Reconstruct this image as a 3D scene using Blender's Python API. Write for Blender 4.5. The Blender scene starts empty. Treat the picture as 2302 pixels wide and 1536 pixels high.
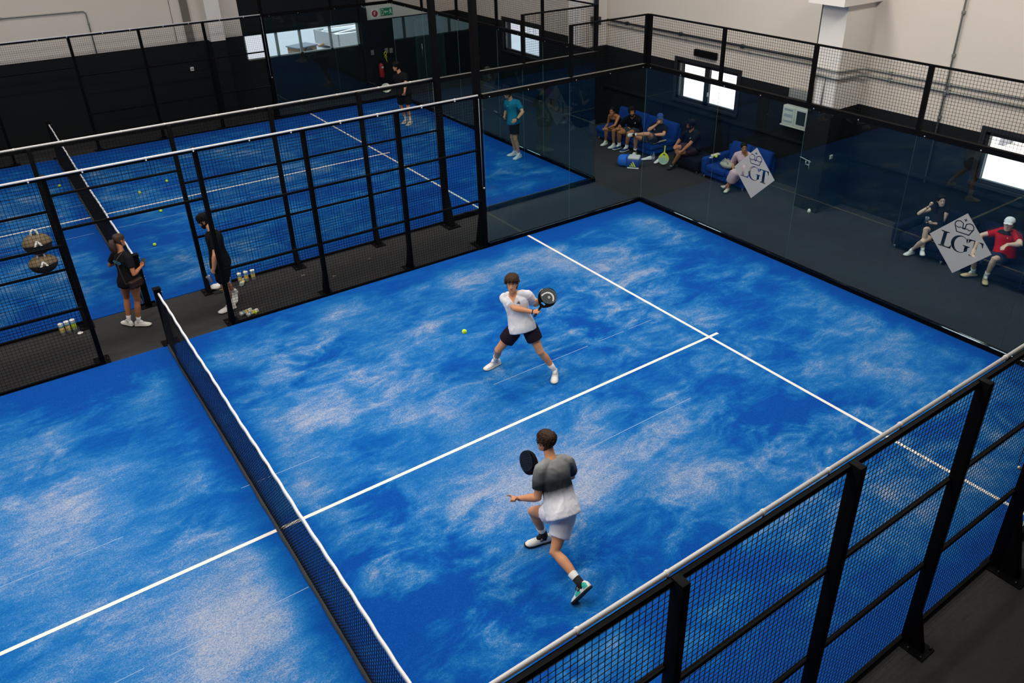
import bpy, bmesh, math, random
from mathutils import Vector as V, Matrix, noise, Quaternion

# ---------------------------------------------------------------- scene, camera, light
SC = bpy.context.scene
COL = SC.collection
random.seed(7)
PI = math.pi

cam_d = bpy.data.cameras.new('camera')
cam = bpy.data.objects.new('camera', cam_d)
COL.objects.link(cam)
cam.location = (-1.51052, -7.24741, 6.61972)
cam.rotation_mode = 'XYZ'
cam.rotation_euler = (1.07096241, 0.0153228, -0.62369325)
cam_d.sensor_width = 36.0
cam_d.lens = 1789.953 / 2302 * 36
cam_d.shift_x = -55.88 / 2302
cam_d.shift_y = -93.21 / 2302
cam_d.clip_start = 0.05
cam_d.clip_end = 300
SC.camera = cam

SC.view_settings.view_transform = 'Standard'
SC.view_settings.look = 'None'
SC.view_settings.gamma = 1
SC.view_settings.use_curve_mapping = False
SC.view_settings.exposure = 0.0
try:
    SC.cycles.use_denoising = True
    SC.cycles.denoiser = 'OPENIMAGEDENOISE'
    SC.cycles.max_bounces = 8
    SC.cycles.transparent_max_bounces = 24
    SC.cycles.caustics_reflective = False
    SC.cycles.caustics_refractive = False
    SC.cycles.sample_clamp_indirect = 6
except Exception:
    pass

world = bpy.data.worlds.new('daylight')
SC.world = world
world.use_nodes = True
wb = world.node_tree.nodes['Background']
wb.inputs['Color'].default_value = (0.93, 0.95, 1.0, 1)
wb.inputs['Strength'].default_value = 1.9

sun_d = bpy.data.lights.new('sun', 'SUN')
sun_d.energy = 3.6
sun_d.angle = 0.01
sun_d.color = (1.0, 0.95, 0.88)
sun = bpy.data.objects.new('sun', sun_d)
COL.objects.link(sun)
sun.location = (-10, -20, 30)
sun.rotation_euler = (math.radians(22), math.radians(-14), 0)

# roof lights: (x, y, length along x, width along y, watts)
LIGHT_Z = 8.55
ROOF_LIGHTS = [(x, y, 5.0, 0.9, 330) for x in (-6.5, 1.0, 8.6) for y in (-1.9, 3.4)] + \
              [(x, y, 5.0, 0.9, 120) for x in (-7.5, 0.0, 7.5) for y in (9.0, 15.0)]
for lx, ly, la, lb, lw in ROOF_LIGHTS:
    ld = bpy.data.lights.new('roof_daylight', 'AREA')
    ld.shape = 'RECTANGLE'
    ld.size = la
    ld.size_y = lb
    ld.energy = lw
    ld.color = (1.0, 0.955, 0.89)
    lo = bpy.data.objects.new('roof_daylight', ld)
    COL.objects.link(lo)
    lo.location = (lx, ly, LIGHT_Z - 0.1)

# ---------------------------------------------------------------- helpers
def srgb(h):
    if isinstance(h, str):
        h = h.lstrip('#')
        c = [int(h[i:i + 2], 16) / 255 for i in (0, 2, 4)]
        return tuple((x / 12.92 if x <= 0.04045 else ((x + 0.055) / 1.055) ** 2.4) for x in c) + (1,)
    return tuple(h) + ((1,) if len(h) == 3 else ())

MATS = {}
def mat(name, color, rough=0.6, metal=0.0, spec=0.5, bump=0.0, bscale=200.0, var=0.0, vscale=8.0, trans=0.0, emit=0.0):
    if name in MATS:
        return MATS[name]
    m = bpy.data.materials.new(name)
    m.use_nodes = True
    nt = m.node_tree
    b = nt.nodes['Principled BSDF']
    c = srgb(color)
    b.inputs['Base Color'].default_value = c
    b.inputs['Roughness'].default_value = rough
    b.inputs['Metallic'].default_value = metal
    b.inputs['Specular IOR Level'].default_value = spec
    if trans:
        b.inputs['Transmission Weight'].default_value = trans
    if emit:
        b.inputs['Emission Color'].default_value = c
        b.inputs['Emission Strength'].default_value = emit
    if var or bump:
        tc = nt.nodes.new('ShaderNodeTexCoord')
    if var:
        n = nt.nodes.new('ShaderNodeTexNoise')
        n.inputs['Scale'].default_value = vscale
        n.inputs['Detail'].default_value = 5
        nt.links.new(tc.outputs['Object'], n.inputs['Vector'])
        mx = nt.nodes.new('ShaderNodeMixRGB')
        mx.inputs[1].default_value = tuple(x * (1 - var) for x in c[:3]) + (1,)
        mx.inputs[2].default_value = tuple(min(1, x * (1 + var)) for x in c[:3]) + (1,)
        nt.links.new(n.outputs['Fac'], mx.inputs[0])
        nt.links.new(mx.outputs[0], b.inputs['Base Color'])
    if bump:
        n2 = nt.nodes.new('ShaderNodeTexNoise')
        n2.inputs['Scale'].default_value = bscale
        n2.inputs['Detail'].default_value = 3
        nt.links.new(tc.outputs['Object'], n2.inputs['Vector'])
        bp = nt.nodes.new('ShaderNodeBump')
        bp.inputs['Strength'].default_value = bump
        bp.inputs['Distance'].default_value = 0.01
        nt.links.new(n2.outputs['Fac'], bp.inputs['Height'])
        nt.links.new(bp.outputs['Normal'], b.inputs['Normal'])
    MATS[name] = m
    return m

def link(o, parent=None):
    COL.objects.link(o)
    if parent is not None:
        o.parent = parent
    return o

def tag(o, label=None, cat=None, group=None, kind=None):
    if label: o['label'] = label
    if cat: o['category'] = cat
    if group: o['group'] = group
    if kind: o['kind'] = kind
    return o

def thing(name, label, cat, loc=(0, 0, 0), rz=0.0, group=None, parent=None):
    o = bpy.data.objects.new(name, None)
    o.empty_display_size = 0.1
    link(o, parent)
    o.location = loc
    o.rotation_euler = (0, 0, rz)
    return tag(o, label, cat, group)

def copy_tree(o, parent=None):
    c = o.copy()
    COL.objects.link(c)
    if parent is not None:
        c.parent = parent
    for ch in list(o.children):
        copy_tree(ch, c)
    return c

def basis(d, hint=V((0, 0, 1))):
    d = V(d).normalized()
    if abs(d.dot(hint)) > 0.995:
        hint = V((1, 0, 0))
    s = d.cross(hint).normalized()
    return s, s.cross(d).normalized()

class MB:
    """collects shapes, then links them as ONE mesh object"""
    def __init__(self):
        self.v = []; self.f = []; self.mi = []; self.sm = []
    def add(self, verts, faces, mi=0, smooth=False):
        o = len(self.v)
        self.v += [tuple(x) for x in verts]
        for f in faces:
            self.f.append([o + i for i in f]); self.mi.append(mi); self.sm.append(smooth)
    def box(self, lo, hi, mi=0, M=None, bev=0.0):
        x0, y0, z0 = lo; x1, y1, z1 = hi
        if bev > 0:
            b = min(bev, (x1 - x0) * .49, (y1 - y0) * .49, (z1 - z0) * .49)
            bm = bmesh.new()
            bmesh.ops.create_cube(bm, size=1.0)
            for v in bm.verts:
                v.co = V(((x0 + x1) / 2 + v.co.x * (x1 - x0), (y0 + y1) / 2 + v.co.y * (y1 - y0), (z0 + z1) / 2 + v.co.z * (z1 - z0)))
            bmesh.ops.bevel(bm, geom=list(bm.edges), offset=b, segments=3, affect='EDGES', profile=0.5)
            self.bm(bm, mi, True, M)
            return self
        p = [(x0, y0, z0), (x1, y0, z0), (x1, y1, z0), (x0, y1, z0), (x0, y0, z1), (x1, y0, z1), (x1, y1, z1), (x0, y1, z1)]
        if M is not None: p = [M @ V(q) for q in p]
        self.add(p, [(0, 3, 2, 1), (4, 5, 6, 7), (0, 1, 5, 4), (1, 2, 6, 5), (2, 3, 7, 6), (3, 0, 4, 7)], mi)
        return self
    def bm(self, bm, mi=0, smooth=False, M=None):
        bm.verts.index_update()
        self.add([(M @ v.co if M is not None else v.co) for v in bm.verts], [[v.index for v in f.verts] for f in bm.faces], mi, smooth)
        bm.free()
    def bar(self, a, b, w, h, mi=0, hint=V((0, 0, 1))):
        """straight bar of w (sideways) x h (along hint)"""
        a = V(a); b = V(b)
        s, u = basis(b - a, hint)
        p = []
        for q in (a, b):
            for i, j in ((-1, -1), (1, -1), (1, 1), (-1, 1)):
                p.append(q + s * (i * w / 2) + u * (j * h / 2))
        self.add(p, [(0, 1, 2, 3), (7, 6, 5, 4), (0, 4, 5, 1), (1, 5, 6, 2), (2, 6, 7, 3), (3, 7, 4, 0)], mi)
        return self
    def loft(self, rings, cap=True, mi=0, smooth=True):
        n = len(rings[0]); vs = []; fs = []
        for r in rings: vs += list(r)
        for k in range(len(rings) - 1):
            for i in range(n):
                j = (i + 1) % n
                fs.append((k * n + i, k * n + j, (k + 1) * n + j, (k + 1) * n + i))
        if cap:
            fs.append(tuple(range(n))[::-1])
            fs.append(tuple((len(rings) - 1) * n + i for i in range(n)))
        self.add(vs, fs, mi, smooth)
        return self
    def tube(self, pts, r, seg=10, cap=True, mi=0, round_ends=False, smooth=True):
        pts = [V(p) for p in pts]
        rs = list(r) if isinstance(r, (list, tuple)) else [r] * len(pts)
        if round_ends:
            d0 = (pts[0] - pts[1]).normalized(); d1 = (pts[-1] - pts[-2]).normalized()
            a = [(pts[0] + d0 * rs[0] * s, rs[0] * c) for s, c in ((.97, .22), (.8, .6), (.45, .9))]
            b = [(pts[-1] + d1 * rs[-1] * s, rs[-1] * c) for s, c in ((.45, .9), (.8, .6), (.97, .22))]
            pts = [q[0] for q in a] + pts + [q[0] for q in b]
            rs = [q[1] for q in a] + rs + [q[1] for q in b]
        s, u = basis(pts[1] - pts[0])
        rings = []
        for i, p in enumerate(pts):
            if i == 0: d = pts[1] - pts[0]
            elif i == len(pts) - 1: d = pts[-1] - pts[-2]
            else: d = (pts[i + 1] - pts[i]).normalized() + (pts[i] - pts[i - 1]).normalized()
            if d.length < 1e-9: d = pts[-1] - pts[0]
            d.normalize()
            u = (u - d * u.dot(d))
            if u.length < 1e-6: s, u = basis(d)
            u.normalize(); s = d.cross(u)
            rings.append([p + (s * math.cos(2 * PI * k / seg) + u * math.sin(2 * PI * k / seg)) * rs[i] for k in range(seg)])
        return self.loft(rings, cap, mi, smooth)
    def lathe(self, prof, seg=20, c=(0, 0, 0), ax=(0, 0, 1), mi=0, smooth=True):
        """profile of (radius, height) turned about ax at c"""
        ax = V(ax).normalized(); s, u = basis(ax, V((0, 1, 0)) if abs(ax.y) < .9 else V((0, 0, 1)))
        c = V(c)
        rings = [[c + ax * h + (s * math.cos(2 * PI * k / seg) + u * math.sin(2 * PI * k / seg)) * max(r, 1e-4) for k in range(seg)] for r, h in prof]
        return self.loft(rings, True, mi, smooth)
    def ell(self, c, r, seg=14, rn=9, M=None, mi=0):
        c = V(c); vs = []; fs = []
        for i in range(rn + 1):
            a = PI * i / rn
            for k in range(seg):
                q = V((r[0] * math.sin(a) * math.cos(2 * PI * k / seg), r[1] * math.sin(a) * math.sin(2 * PI * k / seg), r[2] * math.cos(a)))
                if i in (0, rn): q += V((1e-5 * math.cos(2 * PI * k / seg), 1e-5 * math.sin(2 * PI * k / seg), 0))
                vs.append(c + (M @ q if M is not None else q))
        for i in range(rn):
            for k in range(seg):
                j = (k + 1) % seg
                fs.append((i * seg + k, (i + 1) * seg + k, (i + 1) * seg + j, i * seg + j))
        fs.append(tuple(range(seg))); fs.append(tuple(rn * seg + k for k in range(seg))[::-1])
        self.add(vs, fs, mi, True)
        return self
    def build(self, name, m=None, parent=None, label=None, cat=None, group=None, kind=None):
        me = bpy.data.meshes.new(name)
        me.from_pydata(self.v, [], self.f)
        ms = m if isinstance(m, (list, tuple)) else [m]
        for q in ms:
            if q is not None: me.materials.append(q)
        me.polygons.foreach_set('material_index', self.mi)
        me.polygons.foreach_set('use_smooth', self.sm)
        me.update()
        o = bpy.data.objects.new(name, me)
        link(o, parent)
        return tag(o, label, cat, group, kind)

def structure(name, mb, m, parent=None):
    o = mb.build(name, m, parent)
    if parent is None: o['kind'] = 'structure'
    return o

def finish(o, voxel=0.0, smooth=0, sub=0, disp=None):
    """bake modifiers (voxel remesh, smoothing) into the object's mesh"""
    if voxel:
        r = o.modifiers.new('r', 'REMESH'); r.mode = 'VOXEL'; r.voxel_size = voxel; r.use_smooth_shade = True
    if smooth:
        s = o.modifiers.new('s', 'SMOOTH'); s.factor = 0.5; s.iterations = smooth
    if sub:
        s = o.modifiers.new('u', 'SUBSURF'); s.levels = sub; s.render_levels = sub
    dg = bpy.context.evaluated_depsgraph_get()
    dg.update()
    me = bpy.data.meshes.new_from_object(o.evaluated_get(dg))
    o.modifiers.clear()
    old = o.data
    o.data = me
    bpy.data.meshes.remove(old)
    if not me.materials and False: pass
    me.polygons.foreach_set('use_smooth', [True] * len(me.polygons))
    if disp:
        for v in me.vertices:
            v.co = v.co + disp(v.co.copy(), v.normal.copy())
    me.update()
    if disp:
        s = o.modifiers.new('s', 'SMOOTH'); s.factor = 0.5; s.iterations = 3
        dg = bpy.context.evaluated_depsgraph_get(); dg.update()
        me2 = bpy.data.meshes.new_from_object(o.evaluated_get(dg)); o.modifiers.clear(); o.data = me2; bpy.data.meshes.remove(me)
    return o

def flat_mesh(splines, extrude=0.0, bevel=0.0):
    """2D outlines (even-odd filled, so inner outlines are holes) -> mesh in the XY plane"""
    cu = bpy.data.curves.new('outline', 'CURVE')
    cu.dimensions = '2D'; cu.fill_mode = 'BOTH'; cu.extrude = extrude; cu.bevel_depth = bevel; cu.bevel_resolution = 2
    for pts in splines:
        sp = cu.splines.new('POLY'); sp.points.add(len(pts) - 1); sp.use_cyclic_u = True
        for p, q in zip(sp.points, pts): p.co = (q[0], q[1], 0, 1)
    o = bpy.data.objects.new('outline', cu)
    COL.objects.link(o)
    dg = bpy.context.evaluated_depsgraph_get(); dg.update()
    me = bpy.data.meshes.new_from_object(o.evaluated_get(dg))
    bpy.data.objects.remove(o); bpy.data.curves.remove(cu)
    return me

def flat_obj(name, splines, m, M, extrude=0.0, bevel=0.0, parent=None):
    me = flat_mesh(splines, extrude, bevel)
    me.transform(M)
    me.materials.clear(); me.materials.append(m)
    return link(bpy.data.objects.new(name, me), parent)

def frame(o, x, y):
    """matrix with origin o, x and y axes"""
    x = V(x).normalized(); y = V(y); y = (y - x * y.dot(x)).normalized(); z = x.cross(y)
    M = Matrix((x, y, z)).transposed().to_4x4(); M.translation = V(o)
    return M

def circle(cx, cy, r, n=12):
    return [(cx + r * math.cos(2 * PI * i / n), cy + r * math.sin(2 * PI * i / n)) for i in range(n)]

# ---------------------------------------------------------------- materials
def turf_material(name, seed, wear=(), bias=0.0):
    m = bpy.data.materials.new(name); m.use_nodes = True
    nt = m.node_tree; L = nt.links; N = nt.nodes
    b = N['Principled BSDF']; b.inputs['Roughness'].default_value = 0.95; b.inputs['Specular IOR Level'].default_value = 0.12
    tc = N.new('ShaderNodeTexCoord')
    def noise_n(scale, detail, rough, sx=1.0, sy=1.0, off=0.0, dist=0.0):
        mp = N.new('ShaderNodeMapping'); mp.inputs['Scale'].default_value = (sx, sy, 1); mp.inputs['Location'].default_value = (off, off * 1.7 + 3, off * .37)
        L.new(tc.outputs['Object'], mp.inputs['Vector'])
        n = N.new('ShaderNodeTexNoise'); n.inputs['Scale'].default_value = scale; n.inputs['Detail'].default_value = detail
        n.inputs['Roughness'].default_value = rough; n.inputs['Distortion'].default_value = dist
        L.new(mp.outputs['Vector'], n.inputs['Vector'])
        return n.outputs['Fac']
    def math_n(op, a, bb, clamp=False):
        n = N.new('ShaderNodeMath'); n.operation = op; n.use_clamp = clamp
        for i, q in enumerate((a, bb)):
            if hasattr(q, 'links'): L.new(q, n.inputs[i])
            else: n.inputs[i].default_value = q
        return n.outputs[0]
    def ramp(fac, lo, hi):
        n = N.new('ShaderNodeMapRange'); n.interpolation_type = 'SMOOTHSTEP'
        n.inputs['From Min'].default_value = lo; n.inputs['From Max'].default_value = hi
        L.new(fac, n.inputs['Value']); return n.outputs[0]
    big = noise_n(0.42, 3.0, 0.5, 0.8, 1.15, seed, 0.5)
    mid = noise_n(1.9, 6.0, 0.68, 0.75, 1.15, seed + 5, 0.5)
    streak = noise_n(7.0, 4.0, 0.7, 0.5, 1.5, seed + 9)
    grain = noise_n(80.0, 3.0, 0.75, 0.75, 1.1, seed + 2)
    fine = noise_n(240.0, 2.0, 0.6, 0.8, 1.0, seed + 3)
    # worn middle, deep pile along the walls
    sep = N.new('ShaderNodeSeparateXYZ'); L.new(tc.outputs['Object'], sep.inputs[0])
    ay = math_n('ABSOLUTE', sep.outputs['Y'], 0); ax = math_n('ABSOLUTE', sep.outputs['X'], 0)
    edge = math_n('MULTIPLY', ramp(math_n('SUBTRACT', 5.0, ay), 0.0, 0.9), ramp(math_n('SUBTRACT', 10.0, ax), 0.0, 0.6))
    net = ramp(ax, 0.05, 0.55)
    edge = math_n('MULTIPLY', edge, net)
    sand = math_n('ADD', math_n('MULTIPLY', big, 0.48), math_n('MULTIPLY', mid, 0.64))
    sand = math_n('ADD', sand, math_n('MULTIPLY', math_n('SUBTRACT', streak, 0.5), 0.16))
    sand = math_n('MULTIPLY', sand, math_n('ADD', math_n('MULTIPLY', edge, 0.25), 0.75))
    for wx, wy, wr, wa in wear:                       # worn sandy and fresh deep patches where the play has left them
        d = N.new('ShaderNodeVectorMath'); d.operation = 'DISTANCE'; d.inputs[1].default_value = (wx, wy, 0)
        L.new(tc.outputs['Object'], d.inputs[0])
        mr = N.new('ShaderNodeMapRange'); mr.interpolation_type = 'SMOOTHSTEP'; mr.inputs['From Min'].default_value = 0.0; mr.inputs['From Max'].default_value = wr
        mr.inputs['To Min'].default_value = wa * 0.8; mr.inputs['To Max'].default_value = 0.0
        L.new(math_n('ADD', d.outputs['Value'], math_n('MULTIPLY', math_n('SUBTRACT', mid, 0.5), 2.2)), mr.inputs['Value'])
        sand = math_n('ADD', sand, mr.outputs[0])
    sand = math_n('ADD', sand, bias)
    amount = ramp(sand, 0.485, 0.775)
    gr = math_n('ADD', math_n('MULTIPLY', grain, 0.55), math_n('MULTIPLY', fine, 0.45))
    thr = math_n('SUBTRACT', 0.70, math_n('MULTIPLY', amount, 0.22))
    speck = ramp(math_n('SUBTRACT', gr, thr), -0.17, 0.17)
    speck = math_n('MULTIPLY', speck, math_n('ADD', math_n('MULTIPLY', amount, 0.70), 0.10), True)
    blue = N.new('ShaderNodeMixRGB'); blue.inputs[1].default_value = srgb('#00499f'); blue.inputs[2].default_value = srgb('#0a70b4')
    L.new(ramp(sand, 0.40, 0.66), blue.inputs[0])
    haze = N.new('ShaderNodeMixRGB'); haze.inputs[2].default_value = srgb('#5d93c4'); L.new(math_n('MULTIPLY', amount, 0.26), haze.inputs[0]); L.new(blue.outputs[0], haze.inputs[1])
    pile = N.new('ShaderNodeMixRGB'); pile.blend_type = 'MULTIPLY'; pile.inputs[0].default_value = 0.75
    L.new(haze.outputs[0], pile.inputs[1])
    g2 = N.new('ShaderNodeMapRange'); g2.inputs['From Min'].default_value = 0.3; g2.inputs['From Max'].default_value = 0.7; g2.inputs['To Min'].default_value = 0.5; g2.inputs['To Max'].default_value = 1.3
    L.new(gr, g2.inputs['Value']); L.new(g2.outputs[0], pile.inputs[2])
    mx = N.new('ShaderNodeMixRGB'); mx.inputs[2].default_value = srgb('#c4bcb8')
    L.new(speck, mx.inputs[0]); L.new(pile.outputs[0], mx.inputs[1])
    L.new(mx.outputs[0], b.inputs['Base Color'])
    bp = N.new('ShaderNodeBump'); bp.inputs['Strength'].default_value = 0.35; bp.inputs['Distance'].default_value = 0.01
    L.new(gr, bp.inputs['Height']); L.new(bp.outputs['Normal'], b.inputs['Normal'])
    return m

def glass_material(name, tint, boost=0.0):
    m = bpy.data.materials.new(name); m.use_nodes = True
    nt = m.node_tree; N = nt.nodes; L = nt.links
    N.remove(N['Principled BSDF'])
    t = N.new('ShaderNodeBsdfTransparent'); t.inputs['Color'].default_value = srgb(tint)
    g = N.new('ShaderNodeBsdfGlossy'); g.inputs['Roughness'].default_value = 0.0; g.inputs['Color'].default_value = (0.78, 0.97, 0.95, 1)
    fr = N.new('ShaderNodeFresnel'); fr.inputs['IOR'].default_value = 1.5
    mx = N.new('ShaderNodeMixShader')
    ge = N.new('ShaderNodeNewGeometry')
    inv = N.new('ShaderNodeMath'); inv.operation = 'SUBTRACT'; inv.inputs[0].default_value = 1.0; L.new(ge.outputs['Backfacing'], inv.inputs[1])
    bo = N.new('ShaderNodeMath'); bo.operation = 'MULTIPLY'; bo.use_clamp = True; L.new(fr.outputs[0], bo.inputs[0]); L.new(inv.outputs[0], bo.inputs[1])
    b2 = N.new('ShaderNodeMath'); b2.operation = 'MULTIPLY'; b2.use_clamp = True; L.new(bo.outputs[0], b2.inputs[0]); b2.inputs[1].default_value = 0.85
    L.new(b2.outputs[0], mx.inputs[0]); L.new(t.outputs[0], mx.inputs[1]); L.new(g.outputs[0], mx.inputs[2])
    L.new(mx.outputs[0], N['Material Output'].inputs['Surface'])
    return m

WEAR = [(-1.8, 1.6, 1.3, .10), (-1.0, 2.1, 1.0, .08), (-1.2, -1.2, 1.3, .12), (-.6, -.7, 1.0, .10), (2.2, -.75, 1.3, .13), (3.3, -1.25, 1.2, .12), (3.1, 3.2, 1.2, .07), (2.6, 4.3, .9, .08), (4.9, 4.3, 1.2, .09), (6.3, 4.1, 1.2, .10),
        (9.2, 4.2, .8, .12), (8.5, -2.2, 1.3, .13), (1.0, 1.6, 1.0, .09), (.3, 4.0, .7, .10), (4.6, -2.25, 1.0, .09), (-2.2, 1.0, 1.2, .10), (-1.9, -.3, 1.2, .10), (.3, .65, .8, .10), (-.55, 3.45, .7, .12), (6.9, 3.4, 1.1, .06), (9.0, -.5, 1.0, .07), (-2.0, 3.7, .8, .08), (2.7, .4, 1.1, .09), (4.2, 1.9, 1.0, .05),
        (1.9, -2.3, 1.3, -.16), (5.0, -1.9, .9, -.08), (6.3, -2.6, 1.1, -.13), (.45, -1.45, .8, -.10), (1.1, -1.25, .8, -.10), (.8, -2.8, 1.3, -.14), (-1.3, 4.6, 1.2, -.14), (1.7, 3.3, .7, -.10), (6.3, 1.9, 1.1, -.12), (5.1, 1.6, 1.0, -.12), (6.2, -2.0, 1.0, -.09), (7.6, -3.4, 1.2, -.10), (3.2, -2.4, 1.0, -.08), (1.0, -.4, .5, -.08), (8.0, 1.4, 1.0, -.08), (3.6, -3.6, 1.4, -.10)]
M_TURF = turf_material('blue_turf_worn', 4.0, WEAR)
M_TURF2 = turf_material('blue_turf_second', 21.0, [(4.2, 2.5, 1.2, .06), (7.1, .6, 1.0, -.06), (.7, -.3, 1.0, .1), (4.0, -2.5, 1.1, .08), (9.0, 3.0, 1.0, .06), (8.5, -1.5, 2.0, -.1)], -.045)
M_GLASS = glass_material('court_glass', (0.86, 0.95, 0.965))
M_WGLASS = glass_material('window_glass', (0.95, 0.97, 0.97))
M_GEDGE = mat('glass_edge', '#5c7f82', 0.25)
M_BEAD = mat('polished_black_bead', '#8a8d90', 0.06, metal=1.0)
M_LINE = mat('court_line_white', '#ebe3da', 0.9, spec=0.2, bump=0.3, bscale=150, var=0.05, vscale=30)
M_SEAM = mat('turf_seam', '#8ea9cd', 0.9, spec=0.1)
M_BLACK = mat('black_steel', '#050506', 0.65, spec=0.10)
M_BLACK2 = mat('black_wire', '#040506', 0.6, spec=0.15)
M_RAILTOP = mat('grey_steel_beam', '#56544f', 0.5)
M_WHITEPIPE = mat('white_padded_rail', '#c9c6c3', 0.38, spec=0.5)
M_BOLT = mat('dark_bolt', '#3a3b3c', .45, metal=.6)
M_CLIP = mat('white_clip', '#d8d5cf', 0.5)
M_STEEL = mat('bolt_steel', '#b9b6b0', 0.35, metal=0.8)
M_FLOOR = mat('dark_rubber_floor', '#302f2f', 0.85, spec=0.25, bump=0.35, bscale=90, var=0.28, vscale=22)
M_WALL = mat('beige_plaster', '#d9cfc2', 0.9, spec=0.2, bump=0.12, bscale=40, var=0.025, vscale=1.2)
M_DARK = mat('dark_wall_paint', '#0c1013', 0.75, spec=0.25, bump=0.15, bscale=60, var=0.2, vscale=3)
M_PILLAR = mat('white_pillar_plaster', '#e6e0d8', 0.9, spec=0.2, bump=0.1, bscale=40)
M_CEIL = mat('ceiling_panel', '#c9c5bd', 0.9)
M_WFRAME = mat('dark_window_frame', '#1b1c1f', 0.5)
M_WFRAME2 = mat('grey_window_frame', '#8f9290', 0.5)
M_PIPE = mat('galvanised_conduit', '#8c8f8a', 0.45, metal=0.5)
M_PIPED = mat('dark_conduit', '#22262a', 0.5)
M_SIGNW = mat('sign_white', '#e6e3dc', 0.5)
M_RED = mat('signal_red', '#a3161c', 0.45)
M_GREEN = mat('exit_green', '#0b7a4b', 0.5)
M_YELLOW = mat('signal_yellow', '#d9c21e', 0.5)
M_NET = mat('net_cord', '#05070d', 0.8, spec=0.2)
M_NETBAND = mat('net_band_white', '#e6e2e0', 0.8, bump=0.4, bscale=60)
M_NETLOW = mat('net_band_dark', '#33363a', 0.8, bump=0.4, bscale=40, var=0.3, vscale=12)
M_BALL = mat('ball_felt', '#c8ea2a', 0.9, spec=0.15, bump=0.6, bscale=300)
M_SEAMW = mat('ball_seam', '#eef3d8', 0.8)
M_VELVET = mat('royal_blue_velvet', '#08337a', 0.85, spec=0.2, bump=0.3, bscale=120, var=0.15, vscale=9)
M_VELVETD = mat('navy_velvet', '#050b20', 0.85, spec=0.2, bump=0.3, bscale=120, var=0.15, vscale=9)
M_DECAL = mat('frosted_silver_film', '#b0ada5', 0.55, spec=0.4)
M_CONCRETE = mat('yard_concrete', '#8d9098', 0.9, bump=0.2, bscale=20, var=0.08, vscale=1.5)

# ---------------------------------------------------------------- the hall
ZF = -0.012
def wall_cells(us, zs, holes, place, thick, paint):
    """wall as boxes between the breaks us x zs, leaving the holes open; paint(u, z) -> material index"""
    mb = MB()
    for i in range(len(us) - 1):
        for j in range(len(zs) - 1):
            cu, cz = (us[i] + us[i + 1]) / 2, (zs[j] + zs[j + 1]) / 2
            if any(h[0] < cu < h[1] and h[2] < cz < h[3] for h in holes): continue
            lo, hi = place(us[i], us[i + 1], zs[j], zs[j + 1], thick)
            mb.box(lo, hi, paint(cu, cz))
    return mb

XW, YW, ZC, DADO = 13.4, 18.5, 9.0, 2.195
X0, Y0 = -14.0, -9.5
mb = MB(); mb.box((X0, Y0, ZF - 0.2), (XW, YW, ZF)); structure('floor', mb, M_FLOOR)
mb = MB(); mb.box((X0 - .3, Y0 - .3, ZC), (XW + .3, YW + .3, ZC + 0.2)); structure('ceiling', mb, M_CEIL)

WIN_R = [(5.44, 7.46), (-2.45, -0.46), (13.45, 15.45)]
WZ = (1.28, 2.24)
holes = [(a, b, WZ[0], WZ[1]) for a, b in WIN_R]
us = sorted([Y0 - .3, YW + .3] + [q for w in WIN_R for q in w])
mb = wall_cells(us, [ZF - .2, WZ[0], DADO, WZ[1], ZC], holes, lambda a, b, c, d, t: ((XW, a, c), (XW + t, b, d)), 0.28, lambda u, z: 1 if z < DADO else 0)
structure('wall_right', mb, [M_WALL, M_DARK])

WB = (5.88, 9.68, 1.43, 2.18)
us = [X0 - .3, WB[0] - .02, WB[0], WB[1], 9.95, XW]
mb = wall_cells(us, [ZF - .2, WB[2], WB[3], DADO, ZC], [WB], lambda a, b, c, d, t: ((a, YW, c), (b, YW + t, d)), 0.28,
                lambda u, z: 1 if (z < DADO or WB[0] - .02 < u < 9.95) else 0)
structure('wall_back', mb, [M_WALL, M_DARK])
mb = MB(); mb.box((X0 - .3, Y0, ZF - .2), (X0, YW, DADO), 1); mb.box((X0 - .3, Y0, DADO), (X0, YW, ZC), 0); structure('wall_left', mb, [M_WALL, M_DARK])
mb = MB(); mb.box((X0 - .3, Y0 - .3, ZF - .2), (XW + .3, Y0, DADO), 1); mb.box((X0 - .3, Y0 - .3, DADO), (XW + .3, Y0, ZC), 0); structure('wall_front', mb, [M_WALL, M_DARK])

# pillars
def pillar(x0, x1, y0, y1, head=None, chip=False):
    mb = MB()
    mb.box((x0, y0, ZF), (x1, y1, DADO), 1); mb.box((x0, y0, DADO), (x1, y1, ZC), 0)
    if head: mb.box((x0 - head[0], y0 - .12, head[1]), (x1, y1 + .12, head[1] + .45), 0)
    return structure('pillar', mb, [M_PILLAR, M_DARK])
pillar(12.5, XW, 2.2, 2.76, (0.32, 4.22))
pillar(12.5, XW, 10.28, 10.84, (0.32, 4.22))
pillar(4.82, 5.24, 18.12, YW)
pillar(-3.2, -2.75, 18.12, YW)
# ledge (wainscot shelf) under the windows of the right wall
mb = MB(); mb.box((XW - .07, 2.78, 1.06), (XW, 10.26, 1.12)); structure('trim_1', mb, M_DARK)
mb = MB(); mb.box((XW - .07, -9, 1.06), (XW, 2.18, 1.12)); structure('trim_2', mb, M_DARK)
for k, yy in enumerate((7.9, 6.9, 5.6)):
    mb = MB(); mb.box((XW - .035, yy - .03, ZF), (XW, yy + .03, 1.06)); structure('trim_%d' % (3 + k), mb, M_DARK)
mb = MB(); mb.box((9.70, YW - .12, ZF), (9.95, YW, ZC)); structure('trim_6', mb, M_DARK)

mb = MB(); mb.box((X0, Y0, 4.72), (XW, -6.95, 4.95)); structure('gallery_floor', mb, M_CEIL)
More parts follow.
